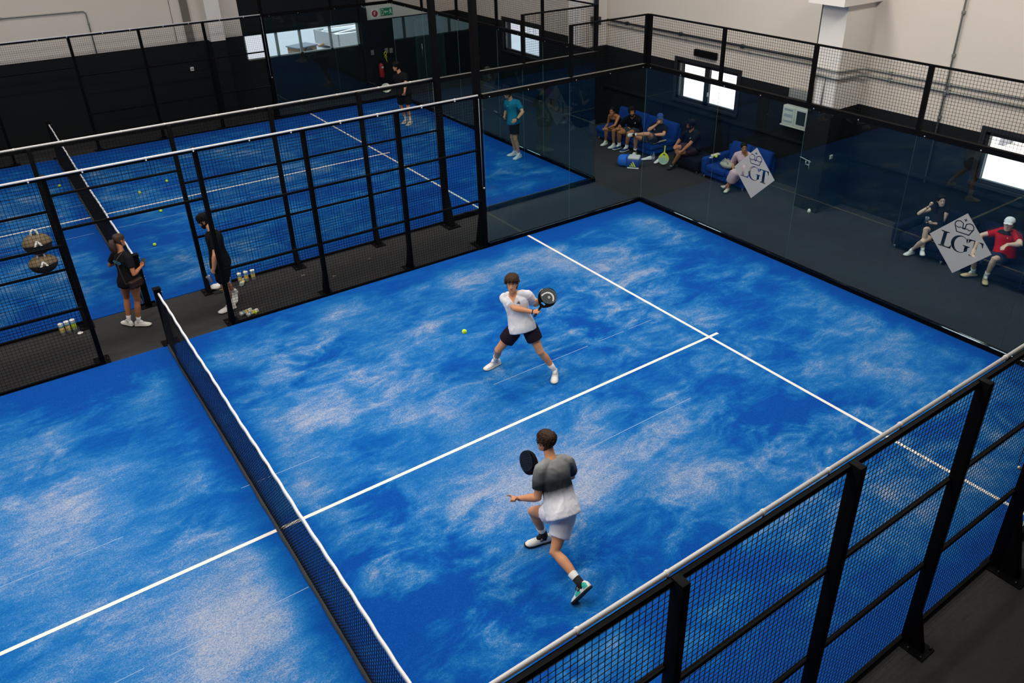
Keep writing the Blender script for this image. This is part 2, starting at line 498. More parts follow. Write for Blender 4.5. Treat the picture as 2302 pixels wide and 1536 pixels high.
# windows
def window_r(n, y0, y1):
    z0, z1 = WZ
    w = MB(); fw = .07; xc0, xc1 = XW + .02, XW + .09
    ym = (y0 + y1) / 2
    for lo, hi in (((xc0, y0, z0), (xc1, y1, z0 + fw)), ((xc0, y0, z1 - fw), (xc1, y1, z1)), ((xc0, y0, z0), (xc1, y0 + fw, z1)), ((xc0, y1 - fw, z0), (xc1, y1, z1)),
                   ((xc0, ym - .08, z0), (xc1, ym + .08, z1)), ((xc0, y0, 1.86), (xc1, y1, 1.95))):
        w.box(lo, hi)
    # dark surround on the wall face
    e = .09
    for lo, hi in (((XW - .03, y0 - e, z1), (XW + .02, y1 + e, z1 + e)), ((XW - .03, y0 - e, z0 - .05), (XW + .02, y0, z1)), ((XW - .03, y1, z0 - .05), (XW + .02, y1 + e, z1)),
                   ((XW - .05, y0 - e, z0 - .06), (XW + .02, y1 + e, z0))):
        w.box(lo, hi)
    fr = structure('window_%d' % n, w, M_WFRAME)
    for a, b in ((y0 + fw, ym - .08), (ym + .08, y1 - fw)):
        for c, d in ((z0 + fw, 1.86), (1.95, z1 - fw)):
            g = MB(); g.add([(XW + .055, a, c), (XW + .055, b, c), (XW + .055, b, d), (XW + .055, a, d)], [(0, 1, 2, 3)]); g.build('pane', M_WGLASS, fr)
    h = MB(); h.box((XW - .03, ym - .1, 1.52), (XW + .02, ym - .085, 1.62)); h.build('handle', M_WFRAME2, fr)
    return fr
for i, (a, b) in enumerate(WIN_R): window_r(i + 1, a, b)
w = MB(); yb = YW + .05
for x in (5.88, 6.90, 7.66, 8.68, 9.64):
    w.box((x - .01 if x < 6 else x - .035, yb, WB[2]), (x + .045, yb + .06, WB[3]))
w.box((WB[0], yb, WB[2]), (WB[1], yb + .06, WB[2] + .035)); w.box((WB[0], yb, WB[3] - .03), (WB[1], yb + .06, WB[3]))
w4 = structure('window_4', w, M_WFRAME2)
for a, b in ((5.92, 6.86), (6.94, 7.62), (7.70, 8.64), (8.72, 9.6)):
    g = MB(); g.add([(a, yb + .03, WB[2]), (b, yb + .03, WB[2]), (b, yb + .03, WB[3]), (a, yb + .03, WB[3])], [(0, 1, 2, 3)]); g.build('pane', M_WGLASS, w4)
# door in the back wall
d = MB(); d.box((11.75, YW - .05, ZF), (12.75, YW, 1.95)); door = structure('door_1', d, mat('dark_green_door', '#122422', .55))
d = MB()
for lo, hi in (((11.68, YW - .07, ZF), (11.76, YW, 2.03)), ((12.74, YW - .07, ZF), (12.82, YW, 2.03)), ((11.68, YW - .07, 1.95), (12.82, YW, 2.03))): d.box(lo, hi)
d.build('frame', mat('door_frame', '#1c3230', .5), door)
d = MB(); d.tube([(11.9, YW - .1, .78), (11.9, YW - .1, 1.22)], .013); d.tube([(11.9, YW - .1, .8), (11.9, YW - .04, .8)], .01); d.tube([(11.9, YW - .1, 1.2), (11.9, YW - .04, 1.2)], .01); d.build('door_handle', M_STEEL, door)

# outside: yard and trailers, seen through the windows
mb = MB(); mb.box((XW + .3, -30, -.25), (60, YW + .3, -.05)); structure('side_yard_ground', mb, mat('ground_glare_white', '#f2f1ee', .9, bump=.3, bscale=60))  # ground colour whitened to make the side window panes look blown out
mb = MB(); mb.box((-40, YW + .3, -.25), (60, 60, -.05)); structure('yard_ground', mb, M_CONCRETE)
mb = MB(); mb.box((-40, 46, -.1), (60, 46.4, 9)); structure('yard_wall', mb, mat('yard_wall_render', '#d9d6d0', .9))
t = thing('cargo_trailer', 'open grey cargo trailer loaded with white beams in yard outside the back window', 'trailer', (13.3, 26.3, -.36), .16)
b = MB()
for lo, hi in (((-1.9, -.95, .45), (1.9, .95, .53)), ((-1.9, -.95, .53), (1.9, -.9, 1.0)), ((-1.9, .9, .53), (1.9, .95, 1.0)), ((-1.9, -.95, .53), (-1.85, .95, 1.0)), ((1.85, -.95, .53), (1.9, .95, 1.0))): b.box(lo, hi)
b.build('body', mat('trailer_side', '#8d8f92', .5), t)
b = MB()
for s in (-1, 1):
    for x in (-.5, .35):
        b = MB(); b.lathe([(.05, -.08), (.2, -.08), (.21, 0), (.2, .08), (.05, .08)], 16, (x, s * 1.02, .53), (0, 1, 0)); b.build('wheel', mat('rubber', '#151515', .8), t)
rl = random.Random(3)
for k in range(7):
    b = MB(); b.bar((-1.8, -.75 + k * .25, .62 + rl.random() * .5), (1.95 + rl.random() * .4, -.7 + k * .23, .7 + rl.random() * .4), .16, .09)
    b.build('beam', mat('pale_beam', '#cfd3da', .5), t)
b = MB(); b.bar((-1.95, .2, .5), (-2.25, .1, .47), .07, .07); b.build('drawbar', mat('rust_wood', '#8c6a49', .7), t)
t = thing('box_trailer', 'small wooden box trailer with dark flat lid outside the back window', 'trailer', (10.15, 25.5, -.05), .3)
b = MB(); b.box((-.45, -.36, .08), (.45, .36, .36)); b.build('body', mat('crate_wood', '#6f5c46', .8), t)
b = MB(); b.box((-.5, -.4, .36), (.5, .4, .4)); b.build('lid', mat('slate_lid', '#4a5262', .5), t)
for s in (-1, 1):
    b = MB(); b.lathe([(.05, -.06), (.17, -.06), (.18, 0), (.17, .06), (.05, .06)], 16, (0, s * .43, .18), (0, 1, 0)); b.build('wheel', MATS['rubber'], t)
t = thing('road_barrier', 'red and yellow striped barrier standing in yard beyond the frontmost wall window', 'barrier', (20.5, .6, -.05))
for k in range(6):
    b = MB(); b.box((-.08, -1.6 + k * .55, .35), (.08, -1.05 + k * .55, .85)); b.build('board', [M_RED, mat('amber', '#e0a21a', .5)][k % 2], t)
for y in (-1.5, 1.6):
    b = MB(); b.box((-.25, y - .06, 0), (.25, y + .06, .35)); b.build('foot', M_CONCRETE, t)

# roof light housings
for lx, ly, la, lb, lw in ROOF_LIGHTS:
    b = MB()
    b.box((lx - la / 2 - .08, ly - lb / 2 - .08, LIGHT_Z), (lx + la / 2 + .08, ly + lb / 2 + .08, ZC))
    s = 'near' if ly < 0 else ''
    o = b.build('skylight_frame', M_CEIL); o['kind'] = 'structure'

# ---------------------------------------------------------------- courts
def wires(mb, o, u, v, w, h, pitch=0.05, r=0.0018, holes=()):
    """welded mesh in the plane o + u*[0,w] + v*[0,h]"""
    o, u, v = V(o), V(u), V(v); n = u.cross(v).normalized()
    def wire(a, b, s):
        p = []
        for q in (a, b):
            for i, j in ((-1, -1), (1, -1), (1, 1), (-1, 1)): p.append(q + s * (i * r) + n * (j * r))
        mb.add(p, [(0, 4, 5, 1), (1, 5, 6, 2), (2, 6, 7, 3), (3, 7, 4, 0)])
    k = int(round(w / pitch))
    for i in range(k + 1): wire(o + u * (w * i / k), o + u * (w * i / k) + v * h, u)
    k = int(round(h / pitch))
    for i in range(k + 1): wire(o + v * (h * i / k), o + v * (h * i / k) + u * w, v)

def anchor(parent, loc):
    global BOLT
    if BOLT is None:
        b = MB(); b.lathe([(.011, 0), (.011, .02), (.005, .028)], 8); o = b.build('bolt', M_BOLT, parent); BOLT = o
    else: o = link(BOLT.copy(), parent)
    o.location = loc
    return o
BOLT = None
def court_turf(cy, m, label, lname):
    t = thing('padel_court_turf', label, 'court turf', (0, cy, 0))
    b = MB(); b.box((-10, -5, ZF), (10, 5, 0)); b.build('turf', m, t)
    for nm, lo, hi in (('service_line', (6.925, -5, 0), (6.975, 5, .003)), ('service_line', (-6.975, -5, 0), (-6.925, 5, .003)), ('centre_line', (-7.15, -.025, 0), (7.15, .025, .0025))):
        b = MB(); b.box(lo, hi); b.build(nm, M_LINE, t)
    rr = random.Random(int(cy * 10) + 5)
    for y in (-1.0, .95, ):
        x = -9.6
        while x < 6.4:
            l = .5 + rr.random() * 1.6
            if rr.random() < .72:
                b = MB(); b.box((x, y - .004, 0), (min(x + l, 6.6), y + .004, .0015)); b.build('turf_seam', M_SEAM, t)
            x += l + .05 + rr.random() * .3
    return t
C2 = 11.65
court_turf(0, M_TURF, 'nearer blue artificial turf court with sandy worn patches and white lines', 'near')
court_turf(C2, M_TURF2, 'farther blue artificial turf court behind the first one, dimmer lit', 'far')

def net(cy, label):
    t = thing('padel_net', label, 'net', (0, cy, 0))
    rr = random.Random(5)
    ph = [rr.random() * 6 for _ in range(4)]
    def top(y): return .88 + .045 * (y / 5) ** 2 + .003 * math.sin(y * 3.1 + ph[0]) + .003 * math.sin(y * 6.7 + ph[1])
    def pt(y, s):
        bel = (.05 + .03 * math.sin(y * .6 + ph[2])) * min(1, (5 - abs(y)) / 1.2 + .15)
        x = -.008 - bel * math.sin(PI * min(1, s ** 1.7)) - .045 * s
        return V((x, y, (top(y) - .05) * (1 - s) + .035))
    b = MB(); r = .0025
    def path(ps):
        vs = []; fs = []
        for i, p in enumerate(ps):
            d = (ps[min(i + 1, len(ps) - 1)] - ps[max(i - 1, 0)]).normalized()
            s_, u_ = basis(d, V((1, 0, .2)).normalized())
            vs += [p + s_ * r + u_ * r, p - s_ * r + u_ * r, p - s_ * r - u_ * r, p + s_ * r - u_ * r]
        for i in range(len(ps) - 1):
            for k in range(4): fs.append((i * 4 + k, i * 4 + (k + 1) % 4, i * 4 + 4 + (k + 1) % 4, i * 4 + 4 + k))
        b.add(vs, fs)
    n = 238
    for i in range(n + 1):
        y = -4.96 + 9.92 * i / n
        path([pt(y, k / 9) for k in range(10)])
    for j in range(21):
        path([pt(-4.96 + 9.92 * k / 40, j / 20) for k in range(41)])
    b.build('net_mesh', M_NET, t)
    b = MB(); rings = []
    for i in range(121):
        y = -4.98 + 9.96 * i / 120
        wv = .003 * math.sin(y * 3 + 1) + .0025 * math.sin(y * 17)
        z = top(y); rings.append([(wv - .012, y, z - .055), (wv + .012, y, z - .055), (wv + .014, y, z - .004), (wv + .007, y, z + .006), (wv - .007, y, z + .006), (wv - .014, y, z - .004)])
    b.loft(rings); b.build('top_band', M_NETBAND, t)
    b = MB(); rings = []
    for i in range(81):
        y = -4.96 + 9.92 * i / 80
        p = pt(y, 1.0); x = p.x + .004 * math.sin(y * 9)
        rings.append([(x - .03, y, .003), (x + .012, y, .003), (x + .012, y, .03), (x, y, .045), (x - .03, y, .012)])
    b.loft(rings); b.build('bottom_band', M_NETLOW, t)
    for s in (-1, 1):
        b = MB(); b.box((-.05, s * 5.06 - .045, ZF), (.05, s * 5.06 + .045, .965), bev=.006)
        p = b.build('net_post', M_BLACK, t)
        b = MB(); b.box((-.058, s * 5.06 - .053, .955), (.058, s * 5.06 + .053, .985), bev=.006); b.build('post_cap', M_BLACK, p)
        b = MB(); b.box((-.13, s * 5.06 - .08, ZF), (.13, s * 5.06 + .14, ZF + .012)); b.build('base_plate', M_BLACK, p)
        for z in (.9, .55, .5):
            b = MB(); b.lathe([(.008, 0), (.008, .02)], 8, (.05, s * 5.06, z), (1, 0, 0)); b.build('bolt', M_STEEL, p)
    return t
net(0, 'white-banded padel net stretched across the nearer court')
net(C2, 'white-banded padel net stretched across the farther court')

def fence(name, label, Y, out, posts=(-4.33, -2.67, -1.0, 1.0, 2.67, 4.33), x0=-6.0, x1=5.94, door=True):
    t = thing(name, label, 'fence', (0, Y, 0))
    for x in posts:
        b = MB()
        yc = out * .075
        b.box((x - .032, yc - .05, ZF), (x + .032, yc + .05, 3.02), bev=.004)
        y_a, y_b = yc + out * .045, yc + out * .17
        b.add([(x - .032, y_a, ZF), (x + .032, y_a, ZF), (x + .032, y_b, ZF), (x - .032, y_b, ZF), (x - .032, y_a, .42), (x + .032, y_a, .42)],
              [(0, 3, 2, 1), (0, 1, 5, 4), (1, 2, 5), (3, 0, 4), (2, 3, 4, 5)])
        p = b.build('post', M_BLACK, t)
        b = MB(); b.box((x - .11, min(yc - out * .07, yc + out * .22), ZF), (x + .11, max(yc - out * .07, yc + out * .22), ZF + .012)); b.build('base_plate', M_BLACK, p)
        for dx in (-.08, .08):
            for yy in (yc + out * .19, yc + out * .06): anchor(p, (x + dx, yy, ZF + .01))
    xs = [x0] + list(posts) + [x1]
    for a, c in zip(xs[:-1], xs[1:]):
        gate = door and a == -1.0
        z0 = 2.24 if gate else .035
        b = MB(); wires(b, (a, out * .012, z0), (1, 0, 0), (0, 0, 1), c - a, 3.0 - z0); b.build('mesh_panel', M_BLACK2, t)
        for z in ((2.235, 2.985) if gate else (.02, 1.0, 2.0, 2.985)):
            b = MB(); b.bar((a, out * .03, z), (c, out * .03, z), .035, .035 if z < 2.9 else .045); b.build('rail', M_BLACK, t)
    b = MB(); b.tube([(x0, -out * .008, 3.02), (x1 - .02, -out * .008, 3.02)], .0165, 14); b.build('padded_top_rail', M_WHITEPIPE, t)
    b = MB(); b.tube([(x1 - .01, -out * .015, 2.96), (x1 - .01, -out * .015, 1.3)], .006, 8); b.build('end_tube', mat('end_tube_grey', '#7d8794', .4), t)
    x = x0 + .35; k = 0
    while x < x1:
        b = MB(); b.lathe([(.0175, -.011), (.0205, -.009), (.0205, .009), (.0175, .011)], 12, (x, -out * .008, 3.02), (1, 0, 0))
        b.box((x - .009, -out * .012 - .012, 2.985), (x + .009, -out * .012 + .012, 3.005)); b.build('clip', M_CLIP, t)
        x += .83 if k % 2 else .66; k += 1
    return t
fence('mesh_fence', 'black mesh fence nearest the viewer with white padded top rail, cutting the lower corner', -5.0, -1)
fence('mesh_fence', 'black mesh fence with doorway along far side of the nearer court, white padded rail', 5.0, 1)
fence('mesh_fence', 'black mesh fence on near side of the farther court, two bags hanging on it', C2 - 5, -1)
fence('mesh_fence', 'black mesh fence along the far side of the farther court, before the dark wall', C2 + 5, 1)

def mast(x, y, out, label):
    t = thing('light_mast', label, 'post', (x, y + out * .09, 0))
    b = MB(); b.box((-.055, -.06, ZF), (.055, .06, 6.4), bev=.006)
    y_a, y_b = .05 * out, .24 * out
    b.add([(-.055, y_a, ZF), (.055, y_a, ZF), (.055, y_b, ZF), (-.055, y_b, ZF), (-.055, y_a, .75), (.055, y_a, .75)], [(0, 3, 2, 1), (0, 1, 5, 4), (1, 2, 5), (3, 0, 4), (2, 3, 4, 5)])
    b.build('pole', M_BLACK, t)
    b = MB(); b.box((-.15, -.1 if out > 0 else -.32, ZF), (.15, .32 if out > 0 else .1, ZF + .016)); b.build('base_plate', M_BLACK, t)
    for dx in (-.11, .11):
        for yy in (.08, .26): anchor(t, (dx, out * yy, ZF + .015))
    b = MB(); b.box((-.2, -.05 - .3 * out, 6.3), (.2, .05 + .0 * out, 6.42)) if out > 0 else b.box((-.2, -.05, 6.3), (.2, .35, 6.42)); b.build('floodlight', M_BLACK, t)
    b = MB(); b.lathe([(.006, 0), (.02, .02), (.02, .05), (.006, .06)], 8, (.0, -out * .06, 1.25), (0, -out, 0)); b.build('latch', M_STEEL, t)
mast(5.96, 5.0, 1, 'tall black light mast where the near court mesh fence meets its glass side wall')
mast(5.96, C2 - 5, -1, 'tall black light mast between the courts, standing by the farther court fence end')
mast(5.96, C2 + 5, 1, 'tall black light mast at far side of the farther court beside long back window')
mast(5.96, -5.0, -1, 'tall black light mast at right picture edge ending the nearest mesh fence')

def glass_run(t, o, u, nrm, npanes, upper, decals=(), rail_top=M_BLACK, skip_upper=0):
    """glass panes of 2 m along u from o; nrm points outward; upper mesh 3-4 m from pane skip_upper on"""
    o, u, nrm = V(o), V(u), V(nrm); z = V((0, 0, 1))
    L = 2.0 * npanes
    for k in range(npanes):
        a = o + u * (2 * k + .0015) + nrm * .02; c = o + u * (2 * k + 1.9985) + nrm * .02
        M = frame(a, u, z)
        zn = M.to_3x3() @ V((0, 0, 1)); th = .009 if zn.dot(nrm) > 0 else -.009
        b = MB(); p = [M @ V((x, y, q)) for q in (0, th) for x, y in ((0, .03), (1.997, .03), (1.997, 2.99), (0, 2.99))]
        fc = [(0, 3, 2, 1), (4, 5, 6, 7)]; fe = [(0, 1, 5, 4), (1, 2, 6, 5), (2, 3, 7, 6), (3, 0, 4, 7)]
        if th < 0: fc = [f[::-1] for f in fc]; fe = [f[::-1] for f in fe]
        b.add(p, fc, 0); b.add(p, fe[:3], 0); b.add(p, fe[3:], 1)
        pane = b.build('glass_pane', [M_GLASS, M_GEDGE], t)
        if k in decals: decals[k](pane)
    b = MB(); b.bar(o + nrm * .03 + z * .043, o + u * L + nrm * .03 + z * .043, .07, .085); b.build('base_rail', M_BLACK, t)
    b = MB(); b.bar(o - nrm * .0 + z * .0875, o + u * L - nrm * .0 + z * .0875, .03, .004); b.build('glazing_bead', M_BEAD, t)
    b = MB(); b.bar(o + nrm * .03 + z * 2.975, o + u * L + nrm * .03 + z * 2.975, .075, .085); b.build('top_rail', [M_BLACK], t)
    b = MB(); b.bar(o + nrm * .03 + z * 3.0185, o + u * L + nrm * .03 + z * 3.0185, .075, .003); b.build('rail_cap', rail_top, t)
    bm_ = None
    for k in range(npanes * 2 + 1):
        q = o + u * min(max(1.0 * k + (.14 if k % 2 == 0 else 0), .12), L - .12) - nrm * .006 + z * 2.955
        b = MB(); b.lathe([(.012, 0), (.012, .006), (.005, .01)], 8, (0, 0, 0), -nrm)
        bo = b.build('bolt', M_STEEL, t) if bm_ is None else link(bm_.copy(), t)
        bm_ = bm_ or bo; bo.location = q
    if upper:
        a = o + u * (2 * skip_upper) + nrm * .03
        n = npanes - skip_upper
        for k in range(n + 1):
            x = 2 * k + (.035 if k == 0 else (-.035 if k == n else 0))
            b = MB(); q = a + u * x; b.bar(q + z * 3.0, q + z * 3.985, .06, .06, hint=u); b.build('upper_post', M_BLACK, t)
        for k in range(n):
            b = MB(); wires(b, a + u * (2 * k) + z * 3.04, u, z, 2.0, .93); b.build('upper_mesh', M_BLACK2, t)
        b = MB(); b.bar(a + z * 3.975, a + u * (2 * n) + z * 3.975, .035, .03); b.build('upper_rail', M_BLACK, t)

# ---- silver diamond sticker with cut-out crown and letters
def arc(cx, cy, rx, ry, a0, a1, n):
    return [(cx + rx * math.cos(math.radians(a0 + (a1 - a0) * i / n)), cy + ry * math.sin(math.radians(a0 + (a1 - a0) * i / n))) for i in range(n + 1)]
LET_L = [(-.32, .122), (-.185, .122), (-.185, .11), (-.222, .102), (-.230, -.100), (-.215, -.110), (-.165, -.110), (-.142, -.098), (-.126, -.06), (-.115, -.06), (-.12, -.13), (-.32, -.13), (-.32, -.118), (-.285, -.11), (-.277, .10), (-.32, .11)]
LET_G = arc(.0, -.004, .137, .136, 48, 316, 30) + [(.128, -.085), (.128, -.02), (.153, -.012), (.153, 0), (.05, 0), (.05, -.012), (.078, -.02), (.078, -.10)] + \
        arc(.018, -.004, .102, .122, 306, 54, 26) + [(.095, .045), (.106, .045), (.106, .122), (.094, .122)]
LET_T = [(.118, .122), (.335, .122), (.340, .045), (.329, .045), (.313, .088), (.292, .106), (.258, .106), (.254, -.108), (.288, -.118), (.288, -.13), (.162, -.13), (.162, -.118), (.196, -.108), (.2, .106), (.165, .106), (.142, .09), (.13, .06), (.118, .06)]
CR_O = [(-.10, .165), (.10, .165), (.152, .275), (.146, .32), (.116, .35), (.07, .357), (.016, .33), (.010, .262), (-.010, .262), (-.016, .33), (-.07, .357), (-.116, .35), (-.146, .32), (-.152, .275)]
CR_B = [(-.09, .181), (.09, .181), (.122, .25), (.078, .232), (.052, .25), (0, .235), (-.052, .25), (-.078, .232), (-.122, .25)]
CR_L = [(-.129, .266), (-.078, .248), (-.054, .265), (-.026, .256), (-.031, .321), (-.072, .341), (-.108, .335), (-.131, .312), (-.136, .28)]
CR_R = [(-x, y) for x, y in CR_L][::-1]
CROSS = [(-.007, .352), (.007, .352), (.009, .371), (.028, .369), (.028, .383), (.009, .381), (.007, .4), (-.007, .4), (-.009, .381), (-.028, .383), (-.028, .369), (-.009, .371)]
CROSS = [(x, y + .006) for x, y in CROSS]
def sticker(yc, zc, label):
    def make(pane):
        M = frame((9.996 + .02 - .002, yc, zc), (0, -1, 0), (0, 0, 1))
        o = flat_obj('logo_sticker', [[(0, -.495), (.485, 0), (0, .495), (-.485, 0)], LET_L, LET_G, LET_T, CR_O, CR_B, CR_L, CR_R, CROSS], M_DECAL, M, extrude=.0006, parent=pane)
        o['label'] = label
    return make
t = thing('glass_wall', 'tall glass end wall of the nearer court with two silver diamond stickers', 'glass wall', (0, 0, 0))
glass_run(t, (10, 5, 0), (0, -1, 0), (1, 0, 0), 5, True, {1: sticker(1.955, 1.505, 'silver diamond sticker reading LGT beside the seated woman in pink'), 3: sticker(-2.035, 1.505, 'silver diamond sticker reading LGT beside the seated boy in red')})
t = thing('glass_wall', 'glass side wall of nearer court between tall mast and back corner', 'glass wall', (0, 0, 0))
glass_run(t, (6.03, 5, 0), (1, 0, 0), (0, 1, 0), 2, True, rail_top=M_RAILTOP, skip_upper=1)
t = thing('glass_wall', 'glass side wall of the nearer court by the mast at right picture edge', 'glass wall', (0, 0, 0))
glass_run(t, (6.03, -5, 0), (1, 0, 0), (0, -1, 0), 2, True, rail_top=M_RAILTOP, skip_upper=1)
t = thing('glass_wall', 'glass end wall of the farther court, man in teal standing before it', 'glass wall', (0, 0, 0))
glass_run(t, (10, C2 + 5, 0), (0, -1, 0), (1, 0, 0), 5, True)
t = thing('glass_wall', 'glass side wall of the farther court nearest the aisle and light mast', 'glass wall', (0, 0, 0))
glass_run(t, (6.03, C2 - 5, 0), (1, 0, 0), (0, -1, 0), 2, True, rail_top=M_RAILTOP, skip_upper=1)
t = thing('glass_wall', 'glass side wall of farther court in front of the long back window', 'glass wall', (0, 0, 0))
glass_run(t, (6.03, C2 + 5, 0), (1, 0, 0), (0, 1, 0), 2, True, rail_top=M_BLACK, skip_upper=1)

# ---------------------------------------------------------------- people
JN = ['pelvis', 'neck', 'head', 'shR', 'shL', 'elR', 'elL', 'wrR', 'wrL', 'hdR', 'hdL', 'hipR', 'hipL', 'knR', 'knL', 'anR', 'anL', 'toR', 'toL']
POSE = {
    'white': [[3.973,0.885,0.833],[3.927,1.019,1.325],[3.894,0.988,1.517],[3.87,1.172,1.216],[4.073,0.891,1.328],[3.854,0.878,1.179],[4.244,0.93,1.09],[4.04,0.697,1.138],[4.2,0.748,1.274],[4.052,0.556,1.233],[4.203,0.726,1.443],[3.907,0.953,0.797],[4.066,0.861,0.842],[3.691,1.107,0.439],[4.135,0.675,0.454],[3.794,1.357,0.105],[4.337,0.593,0.093],[3.62,1.342,0.037],[4.216,0.454,0.035]],
    'grey': [[2.256,-2.31,0.741],[2.343,-1.994,1.151],[2.361,-1.914,1.33],[2.519,-2.054,1.085],[2.156,-2.066,1.162],[2.617,-2.009,0.805],[2.08,-2.126,0.878],[2.372,-1.903,0.763],[1.989,-1.91,0.752],[2.281,-1.894,0.909],[1.86,-1.908,0.867],[2.332,-2.281,0.69],[2.159,-2.301,0.759],[2.068,-2.426,0.356],[2.142,-1.939,0.507],[2.106,-2.824,0.212],[2.267,-1.965,0.095],[2.022,-2.803,0.04],[2.098,-1.906,0.034]],
    'phone': [[-0.241,5.892,0.848],[-0.244,5.947,1.336],[-0.229,6.012,1.51],[-0.18,5.777,1.292],[-0.327,6.091,1.261],[-0.184,5.681,1.027],[-0.431,6.236,1.046],[-0.032,5.877,1.041],[-0.196,6.291,1.102],[0.03,6.023,1.013],[-0.071,6.192,1.122],[-0.192,5.813,0.859],[-0.319,5.936,0.837],[-0.22,5.923,0.466],[-0.341,6.123,0.467],[-0.284,5.944,0.076],[-0.409,6.056,0.087],[-0.137,5.852,0.035],[-0.49,6.205,0.044]],
    'cup': [[1.096,5.516,0.938],[1.103,5.591,1.469],[1.043,5.672,1.641],[1.117,5.767,1.377],[1.096,5.394,1.429],[1.214,5.981,1.184],[0.986,5.232,1.191],[1.149,6.013,0.926],[0.931,5.29,0.936],[1.111,6.021,0.755],[0.875,5.385,0.8],[1.163,5.589,0.934],[1.07,5.422,0.951],[1.124,5.673,0.499],[1.072,5.509,0.512],[1.284,5.885,0.152],[1.12,5.57,0.089],[1.226,5.748,0.037],[0.927,5.544,0.046]],
    'far': [[8.713,13.669,0.94],[8.709,13.798,1.463],[8.652,13.832,1.658],[8.627,13.938,1.348],[8.794,13.626,1.436],[8.755,14.058,1.109],[8.686,13.436,1.237],[8.567,13.882,1.058],[8.578,13.348,1.016],[8.455,13.754,1.077],[8.603,13.446,0.88],[8.665,13.759,0.935],[8.805,13.642,0.959],[8.689,13.866,0.509],[8.785,13.603,0.515],[8.834,13.918,0.11],[8.846,13.679,0.102],[8.683,13.828,0.034],[8.693,13.583,0.038]],
    'teal': [[9.537,9.261,0.937],[9.532,9.349,1.457],[9.463,9.343,1.641],[9.52,9.525,1.37],[9.612,9.171,1.427],[9.591,9.665,1.115],[9.602,8.936,1.24],[9.414,9.496,1.012],[9.38,8.886,1.103],[9.287,9.381,0.989],[9.22,8.847,1.051],[9.622,9.31,0.934],[9.484,9.181,0.953],[9.537,9.35,0.504],[9.494,9.147,0.512],[9.639,9.388,0.091],[9.598,9.147,0.096],[9.456,9.432,0.038],[9.421,9.098,0.035]],
    'tank': [[12.407,8.479,0.43],[12.189,8.515,0.796],[12.104,8.444,0.938],[12.231,8.682,0.743],[12.246,8.346,0.786],[12.252,8.768,0.484],[12.058,8.271,0.602],[12.039,8.659,0.444],[12.01,8.481,0.491],[11.898,8.592,0.464],[11.853,8.474,0.507],[12.359,8.549,0.396],[12.401,8.388,0.436],[11.963,8.503,0.45],[12.016,8.272,0.461],[12.047,8.609,0.084],[12.06,8.289,0.078],[11.881,8.586,0.028],[11.889,8.295,0.036]],
    'polo': [[12.458,7.933,0.438],[12.317,7.868,0.864],[12.229,7.819,1.035],[12.239,8.036,0.791],[12.389,7.699,0.795],[12.217,8.236,0.568],[12.399,7.888,0.562],[12.013,8.066,0.586],[12.192,8.065,0.54],[11.873,7.981,0.639],[12.027,8.103,0.575],[12.419,8.023,0.446],[12.531,7.871,0.46],[11.98,8.014,0.489],[12.102,7.776,0.497],[12.117,8.134,0.1],[12.143,7.874,0.085],[11.936,8.127,0.027],[11.955,7.862,0.043]],
    'cap': [[12.366,7.183,0.42],[12.665,7.195,0.776],[12.584,7.142,0.947],[12.628,7.38,0.721],[12.654,7.012,0.712],[12.356,7.292,0.647],[12.437,6.829,0.627],[12.489,7.139,0.812],[12.256,7.021,0.609],[12.436,7.019,0.919],[12.093,7.027,0.659],[12.421,7.25,0.374],[12.351,7.089,0.439],[12.047,7.436,0.497],[12.025,6.954,0.694],[12.137,7.532,0.09],[11.93,7.352,0.597],[11.993,7.426,0.035],[11.74,7.333,0.615]],
    'pouf': [[12.574,5.931,0.44],[12.527,5.98,0.894],[12.468,5.952,1.078],[12.5,6.153,0.806],[12.525,5.789,0.848],[12.549,6.356,0.595],[12.284,5.776,0.674],[12.313,6.262,0.526],[12.127,5.877,0.488],[12.172,6.171,0.495],[12.169,6.009,0.387],[12.642,6.002,0.446],[12.561,5.835,0.455],[12.269,6.224,0.485],[12.138,5.937,0.445],[12.382,6.12,0.094],[12.161,6.167,0.09],[12.391,6.295,0.032],[11.983,6.125,0.036]],
    'pink': [[12.496,4.157,0.402],[12.462,4.258,0.823],[12.373,4.207,0.969],[12.429,4.413,0.74],[12.429,4.078,0.814],[12.486,4.563,0.519],[12.483,4.172,0.559],[12.335,4.409,0.393],[12.287,4.092,0.435],[12.37,4.268,0.312],[12.16,4.002,0.401],[12.406,4.145,0.39],[12.569,4.209,0.387],[12.005,4.112,0.452],[12.172,4.125,0.406],[12.013,4.231,0.078],[12.037,4.316,0.085],[11.849,4.178,0.037],[11.868,4.28,0.121]],
    'black': [[12.521,-0.369,0.437],[12.722,-0.294,0.872],[12.643,-0.309,1.035],[12.716,-0.135,0.783],[12.666,-0.466,0.865],[12.462,-0.044,0.721],[12.635,-0.425,0.592],[12.51,-0.194,0.91],[12.403,-0.366,0.644],[12.467,-0.302,1.018],[12.25,-0.345,0.683],[12.491,-0.283,0.439],[12.499,-0.454,0.465],[12.145,-0.411,0.612],[12.102,-0.421,0.381],[12.17,-0.421,0.218],[12.243,-0.193,0.09],[12.026,-0.52,0.186],[12.077,-0.159,0.027]],
    'red': [[12.462,-1.714,0.42],[12.539,-1.643,0.916],[12.424,-1.667,1.067],[12.597,-1.482,0.831],[12.475,-1.82,0.9],[12.428,-1.268,0.719],[12.252,-2.005,0.854],[12.318,-1.264,0.476],[12.318,-1.775,0.753],[12.163,-1.302,0.421],[12.157,-1.756,0.703],[12.382,-1.658,0.421],[12.557,-1.714,0.401],[12.021,-1.422,0.457],[12.14,-1.708,0.499],[12.239,-1.387,0.096],[12.237,-1.614,0.1],[12.104,-1.285,0.025],[12.082,-1.7,0.032]],
}
